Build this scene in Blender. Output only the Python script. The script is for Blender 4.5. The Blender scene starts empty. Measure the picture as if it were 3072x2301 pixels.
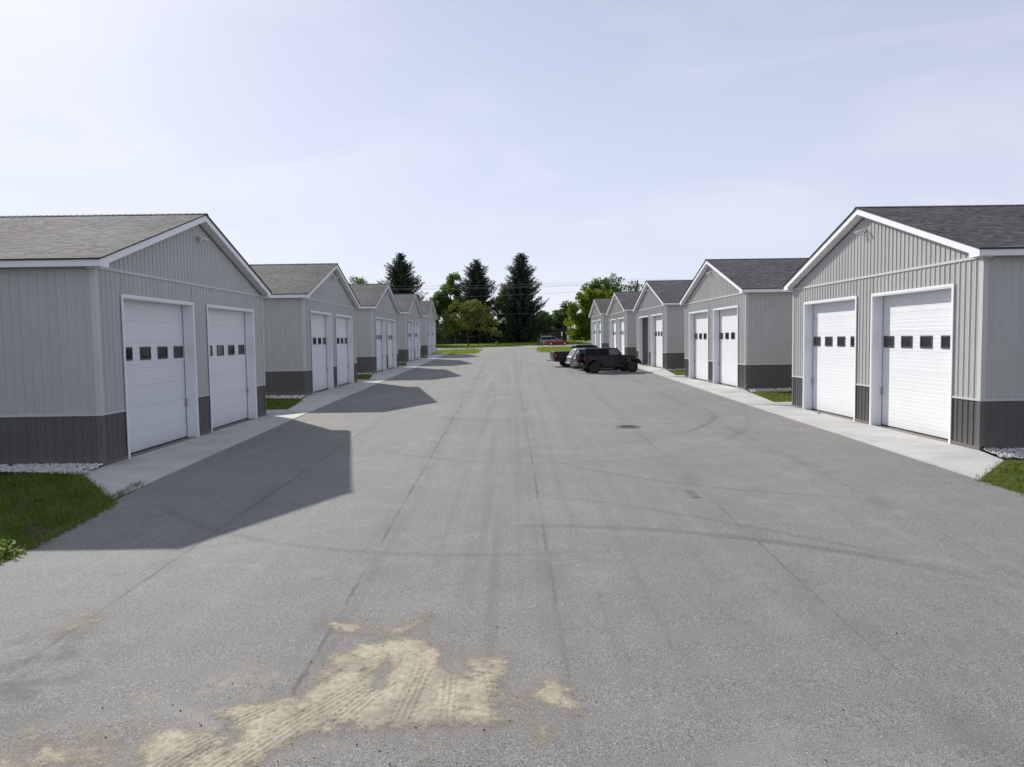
import bpy, bmesh, math, random
import numpy as np
from mathutils import Vector, Matrix

SC = bpy.context.scene
COL = SC.collection
rng = np.random.default_rng(7)
random.seed(7)
R = math.radians

# ------------------------------------------------------------------ camera
CAM_Z = 3.327
PITCH, ROLL, FPX = R(3.471), R(-0.843), 2175.0
cam_d = bpy.data.cameras.new('camera')
cam_d.sensor_fit = 'HORIZONTAL'; cam_d.sensor_width = 36.0
cam_d.lens = FPX / 3072 * 36.0
cam_d.clip_start = 0.1; cam_d.clip_end = 3000
cam = bpy.data.objects.new('camera', cam_d); COL.objects.link(cam)
_x0 = Vector((1, 0, 0)); _up0 = Vector((0, math.sin(PITCH), math.cos(PITCH))); _f = Vector((0, math.cos(PITCH), -math.sin(PITCH)))
_r = math.cos(ROLL) * _x0 + math.sin(ROLL) * _up0
_u = -math.sin(ROLL) * _x0 + math.cos(ROLL) * _up0
cam.matrix_world = Matrix(((_r.x, _u.x, -_f.x, 0), (_r.y, _u.y, -_f.y, 0), (_r.z, _u.z, -_f.z, CAM_Z), (0, 0, 0, 1)))
SC.camera = cam

# ------------------------------------------------------------------ light
SUN_EL, SUN_AZ = R(33), R(35.5)          # azimuth measured from +Y towards -X
sun_dir = Vector((-math.sin(SUN_AZ) * math.cos(SUN_EL), math.cos(SUN_AZ) * math.cos(SUN_EL), math.sin(SUN_EL)))
sd = bpy.data.lights.new('sun', 'SUN'); sd.energy = 4.8; sd.angle = R(0.6); sd.color = (1.0, 0.955, 0.89)
so = bpy.data.objects.new('sun', sd); COL.objects.link(so)
so.rotation_euler = sun_dir.to_track_quat('Z', 'Y').to_euler(); so.location = (-30, 30, 40)

W_ = bpy.data.worlds.new('World'); SC.world = W_; W_.use_nodes = True
wn = W_.node_tree; wn.nodes.clear()
sky = wn.nodes.new('ShaderNodeTexSky'); sky.sky_type = 'NISHITA'; sky.sun_disc = False
sky.sun_elevation = SUN_EL; sky.sun_rotation = -SUN_AZ; sky.altitude = 200
sky.air_density = 1.0; sky.dust_density = 0.8; sky.ozone_density = 1.5
bg = wn.nodes.new('ShaderNodeBackground'); bg.inputs['Strength'].default_value = 0.082
wo = wn.nodes.new('ShaderNodeOutputWorld')
tc = wn.nodes.new('ShaderNodeTexCoord'); mp = wn.nodes.new('ShaderNodeMapping'); mp.inputs['Scale'].default_value = (1.6, 1.2, 5.0); mp.inputs['Rotation'].default_value = (0, R(12), R(25))
nz = wn.nodes.new('ShaderNodeTexNoise'); nz.inputs['Scale'].default_value = 2.2; nz.inputs['Detail'].default_value = 7; nz.inputs['Roughness'].default_value = 0.5; nz.inputs['Distortion'].default_value = 0.6
cr = wn.nodes.new('ShaderNodeValToRGB'); cr.color_ramp.elements[0].position = 0.44; cr.color_ramp.elements[1].position = 0.72
cr.color_ramp.elements[1].color = (0.20, 0.20, 0.20, 1)
wn.links.new(tc.outputs['Generated'], mp.inputs['Vector']); wn.links.new(mp.outputs[0], nz.inputs['Vector'])
wn.links.new(nz.outputs['Fac'], cr.inputs['Fac'])
veil = wn.nodes.new('ShaderNodeMix'); veil.data_type = 'RGBA'; veil.inputs['Factor'].default_value = 0.55     # thin even layer of high haze
veil.inputs['B'].default_value = (9.0, 9.4, 11.3, 1)
sz = wn.nodes.new('ShaderNodeSeparateXYZ'); wn.links.new(tc.outputs['Generated'], sz.inputs[0])
hz_ = wn.nodes.new('ShaderNodeMapRange'); hz_.inputs['From Min'].default_value = 0.0; hz_.inputs['From Max'].default_value = 0.5; hz_.inputs['To Min'].default_value = 0.80; hz_.inputs['To Max'].default_value = 0.50; hz_.interpolation_type = 'SMOOTHSTEP'
wn.links.new(sz.outputs['Z'], hz_.inputs['Value']); wn.links.new(hz_.outputs[0], veil.inputs['Factor'])
wn.links.new(sky.outputs[0], veil.inputs['A']); cl_ = wn.nodes.new('ShaderNodeMix'); cl_.data_type = 'RGBA'; cl_.inputs['B'].default_value = (11.6, 11.6, 12.3, 1)
wn.links.new(veil.outputs['Result'], cl_.inputs['A']); wn.links.new(cr.outputs['Color'], cl_.inputs['Factor']); wn.links.new(cl_.outputs['Result'], bg.inputs['Color']); wn.links.new(bg.outputs[0], wo.inputs['Surface'])

SC.view_settings.view_transform = 'Standard'; SC.view_settings.look = 'None'
SC.view_settings.gamma = 1.0; SC.view_settings.use_curve_mapping = False
SC.view_settings.exposure = 0.15
SC.cycles.max_bounces = 6

# ------------------------------------------------------------------ helpers
def smooth(t): t = np.clip(t, 0, 1); return t * t * (3 - 2 * t)
def gz(x, y):
    """ground height: the yard climbs gently away; the far road tilts up to the right"""
    x = np.asarray(x, float); y = np.asarray(y, float)
    z = -0.002 * x + 0.0142 * np.minimum(y, 143.0)
    z = z + 0.013 * np.clip(x, -60, 60) * smooth((y - 100) / 28)
    return z + 0.62 * smooth((y - 144) / 14)

def tag(o, label=None, cat=None, group=None, kind=None):
    if label: o['label'] = label
    if cat: o['category'] = cat
    if group: o['group'] = group
    if kind: o['kind'] = kind
    return o
def link(name, me, mat=None, parent=None):
    o = bpy.data.objects.new(name, me); COL.objects.link(o)
    if mat is not None and me is not None and len(me.materials) == 0: me.materials.append(mat)
    if parent is not None: o.parent = parent
    return o
def empty(name, loc=(0, 0, 0), rz=0.0):
    o = bpy.data.objects.new(name, None); COL.objects.link(o); o.location = loc; o.rotation_euler = (0, 0, rz)
    o.empty_display_size = 0.3
    return o

class MB:
    """collects polygons into one mesh"""
    def __init__(s): s.v = []; s.f = []; s.sm = []
    def add(s, vs, fs, smooth_=False):
        b = len(s.v); s.v += [tuple(p) for p in vs]; s.f += [tuple(i + b for i in f) for f in fs]; s.sm += [smooth_] * len(fs); return s
    def box(s, x0, x1, y0, y1, z0, z1):
        return s.add([(x0,y0,z0),(x1,y0,z0),(x1,y1,z0),(x0,y1,z0),(x0,y0,z1),(x1,y0,z1),(x1,y1,z1),(x0,y1,z1)],
            [(0,3,2,1),(4,5,6,7),(0,1,5,4),(1,2,6,5),(2,3,7,6),(3,0,4,7)])
    def hexa(s, b, t):
        return s.add(list(b) + list(t), [(0,3,2,1),(4,5,6,7),(0,1,5,4),(1,2,6,5),(2,3,7,6),(3,0,4,7)])
    def tube(s, pts, rad, n=8, caps=True):
        pts = [Vector(p) for p in pts]; rad = rad if hasattr(rad, '__len__') else [rad] * len(pts)
        rings = []
        for i, p in enumerate(pts):
            d = (pts[min(i + 1, len(pts) - 1)] - pts[max(i - 1, 0)]).normalized()
            a = d.orthogonal().normalized() if abs(d.z) < .9 else Vector((1, 0, 0)).cross(d).normalized()
            b = d.cross(a)
            rings.append([p + (a * math.cos(2*math.pi*k/n) + b * math.sin(2*math.pi*k/n)) * rad[i] for k in range(n)])
        vs = [q for r in rings for q in r]; fs = []
        for i in range(len(pts) - 1):
            for k in range(n): fs.append((i*n+k, i*n+(k+1) % n, (i+1)*n+(k+1) % n, (i+1)*n+k))
        s.add(vs, fs, True)
        if caps: s.add(rings[0], [tuple(range(n))[::-1]]); s.add(rings[-1], [tuple(range(n))])
        return s
    def mesh(s, name, mat, flip=False, fix=False):
        me = bpy.data.meshes.new(name)
        v = [(-p[0], p[1], p[2]) for p in s.v] if flip else s.v
        f = [q[::-1] for q in s.f] if flip else s.f
        me.from_pydata(v, [], f)
        if fix:
            bm = bmesh.new(); bm.from_mesh(me); bmesh.ops.recalc_face_normals(bm, faces=bm.faces); bm.to_mesh(me); bm.free()
        if any(s.sm): me.polygons.foreach_set('use_smooth', s.sm)
        me.materials.append(mat); me.update(); return me
    def obj(s, name, mat, parent=None, flip=False, fix=False): return link(name, s.mesh(name, mat, flip, fix), None, parent)

def quad_cloud(name, Q, mat, var=None):
    Q = np.asarray(Q, np.float32); n, k = len(Q), Q.shape[1]
    me = bpy.data.meshes.new(name)
    me.vertices.add(n * k); me.vertices.foreach_set('co', Q.reshape(-1))
    me.loops.add(n * k); me.loops.foreach_set('vertex_index', np.arange(n * k, dtype=np.int32))
    me.polygons.add(n); me.polygons.foreach_set('loop_start', np.arange(0, n * k, k, dtype=np.int32))
    me.polygons.foreach_set('loop_total', np.full(n, k, np.int32))
    if var is not None:
        a = me.attributes.new('var', 'FLOAT', 'FACE'); a.data.foreach_set('value', np.asarray(var, np.float32))
    me.update(calc_edges=True); me.materials.append(mat); return me

def bevel(o, w=.02, seg=2, ang=35):
    m = o.modifiers.new('bevel', 'BEVEL'); m.width = w; m.segments = seg; m.limit_method = 'ANGLE'; m.angle_limit = R(ang)
    return o

def copy_tree(o, parent=None):
    c = o.copy(); COL.objects.link(c); c.parent = parent
    for ch in o.children: copy_tree(ch, c)
    return c

# ------------------------------------------------------------------ materials
class NT:
    def __init__(s, name):
        s.m = bpy.data.materials.new(name); s.m.use_nodes = True; s.t = s.m.node_tree; s.t.nodes.clear()
        s.out = s.t.nodes.new('ShaderNodeOutputMaterial'); s.b = s.t.nodes.new('ShaderNodeBsdfPrincipled')
        s.t.links.new(s.b.outputs[0], s.out.inputs['Surface']); s._pos = None
    def n(s, ty, **kw):
        nd = s.t.nodes.new('ShaderNode' + ty)
        for k, v in kw.items():
            if k in nd.inputs: s.set(nd.inputs[k], v)
            else: setattr(nd, k, v)
        return nd
    def set(s, inp, v):
        if isinstance(v, bpy.types.NodeSocket): s.t.links.new(v, inp)
        elif isinstance(v, (tuple, list)) and len(v) == 3 and inp.type == 'RGBA': inp.default_value = (*v, 1)
        else: inp.default_value = v
    def pos(s):
        if s._pos is None: s._pos = s.t.nodes.new('ShaderNodeTexCoord').outputs['Object']
        return s._pos
    def math(s, op, a, b=None, c=None, clamp=False):
        nd = s.t.nodes.new('ShaderNodeMath'); nd.operation = op; nd.use_clamp = clamp; s.set(nd.inputs[0], a)
        if b is not None: s.set(nd.inputs[1], b)
        if c is not None: s.set(nd.inputs[2], c)
        return nd.outputs[0]
    def map(s, scale=(1,1,1), rot=(0,0,0), loc=(0,0,0), vec=None):
        nd = s.t.nodes.new('ShaderNodeMapping'); s.set(nd.inputs['Vector'], vec or s.pos())
        nd.inputs['Scale'].default_value = scale; nd.inputs['Rotation'].default_value = rot; nd.inputs['Location'].default_value = loc; return nd.outputs[0]
    def noise(s, scale, detail=3, rough=.55, vec=None, dist=0.0):
        nd = s.t.nodes.new('ShaderNodeTexNoise'); nd.inputs['Scale'].default_value = scale; nd.inputs['Detail'].default_value = detail
        nd.inputs['Roughness'].default_value = rough; nd.inputs['Distortion'].default_value = dist; s.set(nd.inputs['Vector'], vec or s.pos()); return nd.outputs['Fac']
    def ramp(s, fac, *stops):
        nd = s.t.nodes.new('ShaderNodeValToRGB'); s.set(nd.inputs['Fac'], fac); e = nd.color_ramp.elements
        while len(e) < len(stops): e.new(.5)
        for el, (p, c) in zip(e, stops): el.position = p; el.color = (*c, 1) if isinstance(c, (tuple, list)) else (c, c, c, 1)
        return nd.outputs['Color']
    def rng(s, v, a, b, c=0.0, d=1.0):
        nd = s.t.nodes.new('ShaderNodeMapRange'); s.set(nd.inputs['Value'], v); nd.inputs['From Min'].default_value = a; nd.inputs['From Max'].default_value = b
        nd.inputs['To Min'].default_value = c; nd.inputs['To Max'].default_value = d; nd.interpolation_type = 'SMOOTHSTEP'; return nd.outputs[0]
    def mix(s, f, a, b, mode='MIX'):
        nd = s.t.nodes.new('ShaderNodeMix'); nd.data_type = 'RGBA'; nd.blend_type = mode; s.set(nd.inputs['Factor'], f); s.set(nd.inputs['A'], a); s.set(nd.inputs['B'], b); return nd.outputs['Result']
    def bump(s, h, strength=.3, dist=.01, prev=None):
        nd = s.t.nodes.new('ShaderNodeBump'); s.set(nd.inputs['Height'], h); nd.inputs['Strength'].default_value = strength; nd.inputs['Distance'].default_value = dist
        if prev is not None: s.set(nd.inputs['Normal'], prev)
        return nd.outputs[0]
    def fin(s, color=None, rough=None, normal=None, metal=None, spec=None, coat=None):
        b = s.b.inputs
        if color is not None: s.set(b['Base Color'], color)
        if rough is not None: s.set(b['Roughness'], rough)
        if normal is not None: s.set(b['Normal'], normal)
        if metal is not None: s.set(b['Metallic'], metal)
        if spec is not None: s.set(b['Specular IOR Level'], spec)
        if coat is not None: s.set(b['Coat Weight'], coat)
        return s.m

def paint(name, c, rough=.45, var=.07, spec=.4, dirt=None):
    """sheet-metal paint: faint blotches, streaks and splash dirt near the bottom"""
    t = NT(name)
    ri = t.n('ObjectInfo').outputs['Random']; va = t.n('VectorMath', operation='ADD'); t.set(va.inputs[0], t.pos()); cb = t.n('CombineXYZ', X=t.math('MULTIPLY', ri, 40), Y=t.math('MULTIPLY', ri, 23)); t.set(va.inputs[1], cb.outputs[0]); pv = va.outputs[0]
    a = t.noise(1.3, 4, vec=pv); st = t.noise(1.0, 3, vec=t.map((9, 9, .5), vec=pv))
    f = t.math('ADD', t.math('MULTIPLY', a, .5), t.math('ADD', t.math('MULTIPLY', st, .3), t.math('MULTIPLY', ri, .2)))
    col = t.mix(t.rng(f, .35, .65), tuple(x * (1 - var) for x in c), tuple(min(1, x * (1 + var)) for x in c))
    if dirt:
        z = t.n('SeparateXYZ', Vector=t.pos()).outputs['Z']
        d = t.math('MULTIPLY', t.rng(t.math('ADD', z, t.math('MULTIPLY', t.noise(3, 4), .35)), .1, .65, 1, 0), dirt)
        col = t.mix(d, col, (.20, .18, .15))
    return t.fin(col, t.math('ADD', rough - .05, t.math('MULTIPLY', a, .1)), spec=spec)
def flat(name, c, rough=.5, metal=0.0, spec=.5, coat=0.0):
    t = NT(name); a = t.noise(4, 3)
    return t.fin(t.mix(a, tuple(x * .93 for x in c), tuple(min(1, x * 1.05) for x in c)), rough, metal=metal, spec=spec, coat=coat)

M = {}
M['siding'] = paint('light_grey_siding', (.43, .43, .415), .38, .04, dirt=.18)
M['wainscot'] = paint('charcoal_siding', (.098, .094, .092), .42, .06, dirt=.30)
M['trim'] = paint('light_grey_trim', (.50, .50, .485), .38, .03)
M['darktrim'] = paint('charcoal_trim', (.105, .10, .098), .42, .05, dirt=.35)
M['white'] = paint('white_trim_metal', (.76, .77, .79), .4, .02)
M['door'] = paint('white_door_steel', (.69, .70, .72), .42, .025, dirt=.16)
M['soffit'] = paint('white_soffit', (.70, .70, .70), .5, .03)
M['rubber'] = flat('black_rubber', (.02, .02, .02), .7)
M['frame'] = flat('window_frame_plastic', (.045, .045, .048), .5)
M['lamp'] = flat('lamp_housing', (.62, .62, .60), .4)
M['steel'] = flat('galvanised_steel', (.45, .46, .47), .4, .7)
def glass_dark(name, c=(.02, .022, .025), rough=.06, sp=.45):
    t = NT(name); return t.fin(t.mix(t.noise(2.5, 3), tuple(x * .6 for x in c), tuple(x * 1.6 for x in c)), rough, spec=sp)
M['pane'] = glass_dark('door_glass')
M['interior'] = flat('dim_interior_lining', (.42, .39, .40), .8)

def shingle(name, lo, mid, hi):
    t = NT(name); v = t.n('Attribute', attribute_name='var').outputs['Fac']
    c = t.ramp(v, (.0, lo), (.45, mid), (.8, hi), (1.0, tuple(x * 1.15 for x in hi)))
    g = t.noise(160, 2); c = t.mix(t.math('MULTIPLY', g, .5), c, t.mix(.5, c, (.02, .02, .02)))
    big = t.noise(.35, 3); c = t.mix(t.rng(big, .35, .7), c, t.mix(.22, c, (.25, .24, .23)))
    return t.fin(c, .84, t.bump(g, .4, .004), spec=.10)
M['shingle'] = shingle('grey_architectural_shingle', (.062, .058, .058), (.112, .106, .106), (.168, .158, .154))

def concrete():
    t = NT('broom_concrete'); a = t.noise(.9, 5); b = t.noise(22, 4)
    c = t.ramp(a, (.3, (.42, .415, .40)), (.7, (.54, .535, .515)))
    c = t.mix(t.rng(b, .35, .7), t.mix(.25, c, (.25, .24, .22)), c)
    st = t.noise(2.2, 5, .6, dist=.7); c = t.mix(t.rng(st, .60, .78, 0, .45), c, (.27, .245, .20))
    br = t.noise(1, 2, vec=t.map((3, 90, 1)))
    return t.fin(c, .8, t.bump(t.math('ADD', b, t.math('MULTIPLY', br, .5)), .25, .006), spec=.3)
M['concrete'] = concrete()

def circ(p1, p2, p3):
    (ax, ay), (bx, by), (cx, cy) = p1, p2, p3
    d = 2 * (ax*(by-cy) + bx*(cy-ay) + cx*(ay-by))
    ux = ((ax*ax+ay*ay)*(by-cy) + (bx*bx+by*by)*(cy-ay) + (cx*cx+cy*cy)*(ay-by)) / d
    uy = ((ax*ax+ay*ay)*(cx-bx) + (bx*bx+by*by)*(ax-cx) + (cx*cx+cy*cy)*(bx-ax)) / d
    return ux, uy, math.hypot(ax - ux, ay - uy)

def asphalt(name, lot=True, tint=1.0):
    t = NT(name); P = t.pos()
    sx = t.n('SeparateXYZ', Vector=P); X, Y = sx.outputs['X'], sx.outputs['Y']
    big = t.noise(.22, 5, .6); mid = t.noise(1.7, 4, .6); fine = t.noise(95, 2, .7); fine2 = t.noise(38, 3, .65)
    k = tint * 1.29
    c = t.ramp(big, (.3, (.176*k, .171*k, .158*k)), (.7, (.216*k, .210*k, .194*k)))
    c = t.mix(t.rng(mid, .35, .7, 0, .35), c, (.150*k, .147*k, .140*k))
    # aggregate: dark binder pits and pale stones
    c = t.mix(t.rng(fine, .53, .36, 0, .95), c, (.045, .044, .042))
    c = t.mix(t.rng(fine, .56, .74, 0, .7), c, (.42, .415, .40))
    c = t.mix(t.rng(fine2, .55, .36, 0, .35), c, (.08, .08, .08))
    vo = t.n('TexVoronoi', Scale=42.0); t.set(vo.inputs['Vector'], P)
    hue = t.n('SeparateColor', Color=vo.outputs['Color']).outputs[0]
    stone = t.math('MULTIPLY', t.rng(vo.outputs['Distance'], .42, .22), t.math('GREATER_THAN', hue, .93))
    c = t.mix(t.math('MULTIPLY', stone, .6), c, (.50, .49, .47))
    h = t.math('ADD', fine, t.math('MULTIPLY', fine2, .8))
    if lot:
        wob = t.math('MULTIPLY', t.math('SUBTRACT', t.noise(.55, 5, .65), .5), .55)
        wob2 = t.math('MULTIPLY', t.math('SUBTRACT', t.noise(7, 3, .6), .5), .09)
        brk = t.rng(t.noise(.42, 4, .65), .42, .56)
        # paving joints: rough, darker, running down the yard
        for x0, sl, w, dk, yf0 in ((-5.0, 0.0, .045, .55, 0), (-2.0, -.0085, .05, .68, 0), (.52, -.002, .04, .6, 9), (3.55, .020, .035, .5, 8), (6.45, .031, .03, .42, 6)):
            d = t.math('ABSOLUTE', t.math('ADD', t.math('SUBTRACT', t.math('SUBTRACT', X, x0), t.math('MULTIPLY', Y, sl)), t.math('ADD', t.math('MULTIPLY', wob, .16), wob2)))
            fade = t.rng(Y, yf0 - 3, yf0 + 4, .2, 1)
            c = t.mix(t.math('MULTIPLY', t.rng(d, .0, w, 1, 0), t.math('MULTIPLY', t.math('ADD', t.math('MULTIPLY', brk, .85), .15), t.math('MULTIPLY', fade, dk))), c, (.045, .045, .045))
            c = t.mix(t.math('MULTIPLY', t.rng(d, .05, .42, 1, 0), t.rng(t.noise(.8, 3), .42, .66, 0, .38)), c, (.117, .114, .106))
            h = t.math('SUBTRACT', h, t.math('MULTIPLY', t.math('MULTIPLY', t.rng(d, 0, w, 1, 0), brk), t.math('MULTIPLY', fade, .9)))
        # joint where the approach meets the yard
        d = t.math('ABSOLUTE', t.math('ADD', t.math('SUBTRACT', Y, 101.6), t.math('MULTIPLY', wob, 1.5)))
        c = t.mix(t.rng(d, .05, .5, .55, 0), c, (.06, .06, .06))
        # tyre scuffs
        brk2 = t.math('MULTIPLY', t.rng(t.noise(.35, 3), .3, .6, .3, 1), t.rng(t.noise(14, 3, .7), .3, .6, .35, 1))
        for p1, p2, p3, w, dk in (((-.24, 12.14), (2.84, 11.58), (6.42, 8.97), .16, .34), ((-.28, 15.1), (1.98, 13.53), (5.12, 10.72), .13, .22),
                                  ((3.03, 20.68), (5.67, 23.12), (7.84, 29.94), .14, .40), ((.87, 18.36), (2.85, 15.88), (6.4, 13.9), .12, .24),
                                  ((4.2, 19.0), (6.9, 22.2), (8.9, 30.2), .12, .25), ((-4.5, 21.5), (-1.0, 18.2), (4.0, 18.6), .13, .22),
                                  ((-5.5, 31.0), (0.0, 26.0), (5.8, 25.0), .15, .25), ((-4.0, 40.0), (1.0, 36.0), (7.5, 36.5), .16, .24), ((-6.5, 13.5), (-3.5, 11.2), (.5, 10.6), .13, .22)):
            ux, uy, rr = circ(p1, p2, p3)
            v = t.n('VectorMath', operation='DISTANCE'); t.set(v.inputs[0], t.map((1, 1, 0))); v.inputs[1].default_value = (ux, uy, 0)
            d = t.math('ABSOLUTE', t.math('SUBTRACT', v.outputs['Value'], rr))
            xm = t.math('MULTIPLY', t.rng(X, min(p1[0], p3[0]) - 1.2, min(p1[0], p3[0]) + 1.5), t.rng(X, max(p1[0], p3[0]) - 1.2, max(p1[0], p3[0]) + 1.6, 1, 0))
            ym = t.math('MULTIPLY', t.rng(Y, min(p1[1], p3[1]) - 2.5, min(p1[1], p3[1]) - .5), t.rng(Y, max(p1[1], p3[1]) + .5, max(p1[1], p3[1]) + 3, 1, 0))
            f = t.math('MULTIPLY', t.math('MULTIPLY', t.rng(d, w * .4, w, 1, 0), xm), t.math('MULTIPLY', ym, t.math('MULTIPLY', brk2, dk * 1.55)))
            c = t.mix(f, c, (.072, .070, .066))
        # worn wheel paths along the middle
        stv = t.noise(1, 4, .6, vec=t.map((3.2, .05, 1))); near = t.math('MULTIPLY', t.rng(X, -3.4, -1.2), t.rng(X, 1.0, 3.6, 1, 0))
        c = t.mix(t.math('MULTIPLY', near, t.rng(stv, .48, .68, 0, .36)), c, (.108, .105, .097))
        c = t.mix(t.rng(stv, .46, .28, 0, .22), c, (.27, .263, .245))
        oil = t.n('TexVoronoi', Scale=.55); t.set(oil.inputs['Vector'], P); oh = t.n('SeparateColor', Color=oil.outputs['Color']).outputs[0]
        od = t.math('ADD', oil.outputs['Distance'], t.math('MULTIPLY', t.noise(6, 3), .07))
        c = t.mix(t.math('MULTIPLY', t.rng(od, .05, .12, 1, 0), t.math('MULTIPLY', t.math('GREATER_THAN', oh, .55), .45)), c, (.06, .058, .055))
        c = t.mix(t.rng(t.noise(.6, 5, .7, dist=.8), .52, .70, 0, .28), c, (.30, .292, .272))
        # damp dark stain by the left joint
        sv = t.n('VectorMath', operation='DISTANCE'); t.set(sv.inputs[0], t.map((.75, .55, 0))); sv.inputs[1].default_value = (-4.9*.75, 6.9*.55, 0)
        c = t.mix(t.math('MULTIPLY', t.rng(sv.outputs['Value'], .15, 1.0, 1, 0), t.rng(t.noise(2.3, 5, .65), .42, .62, 0, .6)), c, (.07, .07, .07))
        # blown sand film around the spill
        sv2 = t.n('VectorMath', operation='DISTANCE'); t.set(sv2.inputs[0], t.map((.36, .62, 0))); sv2.inputs[1].default_value = (-1.7*.36, 6.3*.62, 0)
        c = t.mix(t.math('MULTIPLY', t.rng(sv2.outputs['Value'], .25, 1.0, 1, 0), t.rng(t.noise(3.1, 6, .7), .45, .75, 0, .42)), c, (.40, .36, .29))
    return t.fin(c, .86, t.bump(h, .55, .006), spec=.35)
M['asphalt'] = asphalt('weathered_asphalt'); M['road'] = asphalt('road_asphalt', False, 1.35)

def soil():
    t = NT('lawn_soil'); a = t.noise(.6, 5, .6); b = t.noise(9, 4, .65); g = t.noise(45, 3, .7)
    far = t.ramp(t.math('ADD', t.math('MULTIPLY', a, .45), t.math('MULTIPLY', b, .55)), (.32, (.10, .16, .014)), (.55, (.16, .23, .02)), (.72, (.23, .25, .04)))
    c = t.mix(t.rng(g, .55, .3, 0, .4), far, (.05, .08, .012))
    y = t.n('SeparateXYZ', Vector=t.pos()).outputs['Y']
    near = t.mix(t.rng(b, .4, .65), (.085, .068, .042), (.07, .085, .025))
    return t.fin(t.mix(t.rng(y, 45, 95), near, c), .9, t.bump(t.math('ADD', b, g), .7, .04), spec=.15)
M['soil'] = soil()

def leafmat(name, lo, mid, hi, trans=.35, rough=.55):
    t = NT(name); v = t.n('Attribute', attribute_name='var').outputs['Fac']
    c = t.ramp(v, (0, lo), (.5, mid), (1, hi)); t.fin(c, max(rough, .65), spec=.12)
    tr = t.n('BsdfTranslucent'); t.set(tr.inputs['Color'], t.mix(.5, c, (hi[0]*1.25, hi[1]*1.25, hi[2]*.7)))
    ms = t.n('MixShader'); ms.inputs['Fac'].default_value = trans
    t.t.links.new(t.b.outputs[0], ms.inputs[1]); t.t.links.new(tr.outputs[0], ms.inputs[2]); t.t.links.new(ms.outputs[0], t.out.inputs['Surface'])
    return t.m
M['grass'] = leafmat('grass_blades', (.05, .10, .014), (.095, .19, .022), (.27, .235, .10), .4)
M['weed'] = leafmat('broad_weed_leaves', (.06, .12, .01), (.10, .18, .014), (.14, .22, .02), .3)
M['spruce'] = leafmat('spruce_needles', (.018, .031, .021), (.034, .056, .036), (.060, .085, .048), .14, .6)
M['maple'] = leafmat('maple_leaves', (.04, .085, .014), (.075, .145, .024), (.13, .20, .035), .45)
M['willow'] = leafmat('pale_leaves', (.07, .12, .012), (.14, .21, .022), (.22, .27, .035), .5)
M['lawn'] = leafmat('lawn_blades', (.09, .15, .012), (.15, .23, .018), (.23, .28, .035), .4)
M['deepleaf'] = leafmat('deep_green_leaves', (.028, .058, .016), (.05, .098, .024), (.085, .14, .034), .36)
M['crab'] = leafmat('olive_leaves', (.05, .08, .022), (.105, .14, .038), (.22, .225, .06), .4)
def bark(name, c):
    t = NT(name); a = t.noise(6, 5, .65, vec=t.map((3, 3, .6))); return t.fin(t.mix(a, tuple(x * .5 for x in c), tuple(x * 1.4 for x in c)), .9, t.bump(a, .6, .03), spec=.1)
M['bark'] = bark('tree_bark', (.075, .06, .048)); M['pole'] = bark('pole_wood', (.11, .085, .06)); M['greywood'] = bark('grey_wood', (.24, .22, .19))
def stone():
    t = NT('white_landscape_stone'); v = t.n('Attribute', attribute_name='var').outputs['Fac']
    return t.fin(t.ramp(v, (0, (.28, .26, .25)), (.5, (.50, .49, .47)), (1, (.70, .69, .67))), .8, t.bump(t.noise(60, 3), .3, .005), spec=.2)
M['stone'] = stone()
def sandm():
    t = NT('spilled_sand'); cov = t.n('Attribute', attribute_name='cover').outputs['Fac']
    a = t.noise(3, 5, .65); b = t.noise(120, 2, .7); g = t.noise(17, 4, .7)
    c = t.ramp(a, (.3, (.36, .318, .238)), (.7, (.50, .45, .34)))
    c = t.mix(t.rng(g, .58, .38, 0, .55), c, (.24, .20, .155)); c = t.mix(t.rng(t.noise(1.6, 4, .6), .50, .66, 0, .6), c, (.24, .205, .175)); c = t.mix(t.rng(b, .48, .30, 0, .6), c, (.15, .125, .10))
    t.fin(c, .9, t.bump(t.math('ADD', b, t.math('MULTIPLY', g, .5)), .4, .006), spec=.15)
    f = t.rng(t.math('ADD', cov, t.math('ADD', t.math('MULTIPLY', t.math('SUBTRACT', t.noise(75, 3, .75), .5), 1.3), t.math('MULTIPLY', t.math('SUBTRACT', t.noise(9, 5, .7), .5), .7))), .10, .78)
    tp = t.n('BsdfTransparent'); ms = t.n('MixShader'); t.set(ms.inputs['Fac'], f)
    t.t.links.new(tp.outputs[0], ms.inputs[1]); t.t.links.new(t.b.outputs[0], ms.inputs[2]); t.t.links.new(ms.outputs[0], t.out.inputs['Surface'])
    return t.m
M['sand'] = sandm()
M['iron'] = flat('cast_iron', (.085, .08, .072), .75, .2)
M['patch'] = flat('tar_patch', (.115, .113, .11), .88)
M['pebble'] = flat('dark_pebble', (.035, .033, .035), .8)

# vehicles
def carpaint(name, c, rough=.25, metal=0.0):
    t = NT(name); a = t.noise(5, 4); return t.fin(t.mix(a, tuple(x * .92 for x in c), tuple(x * 1.06 for x in c)), t.math('ADD', rough, t.math('MULTIPLY', a, .08)), metal=metal, spec=.24, coat=.05)
M['black'] = carpaint('black_car_paint', (.007, .008, .013), .18)
M['greycar'] = carpaint('graphite_car_paint', (.06, .062, .075), .28, .2)
M['silver'] = carpaint('silver_car_paint', (.30, .31, .34), .28, .5)
M['red'] = carpaint('red_car_paint', (.32, .022, .018), .25)
M['bluegrey'] = carpaint('bluegrey_car_paint', (.14, .18, .24), .28, .3)
M['carglass'] = glass_dark('tinted_car_glass', (.004, .005, .008), .05, .12)
M['carglass2'] = glass_dark('clear_car_glass', (.07, .08, .10), .05, .5)
M['plastic'] = flat('black_plastic', (.022, .022, .023), .6)
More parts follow.
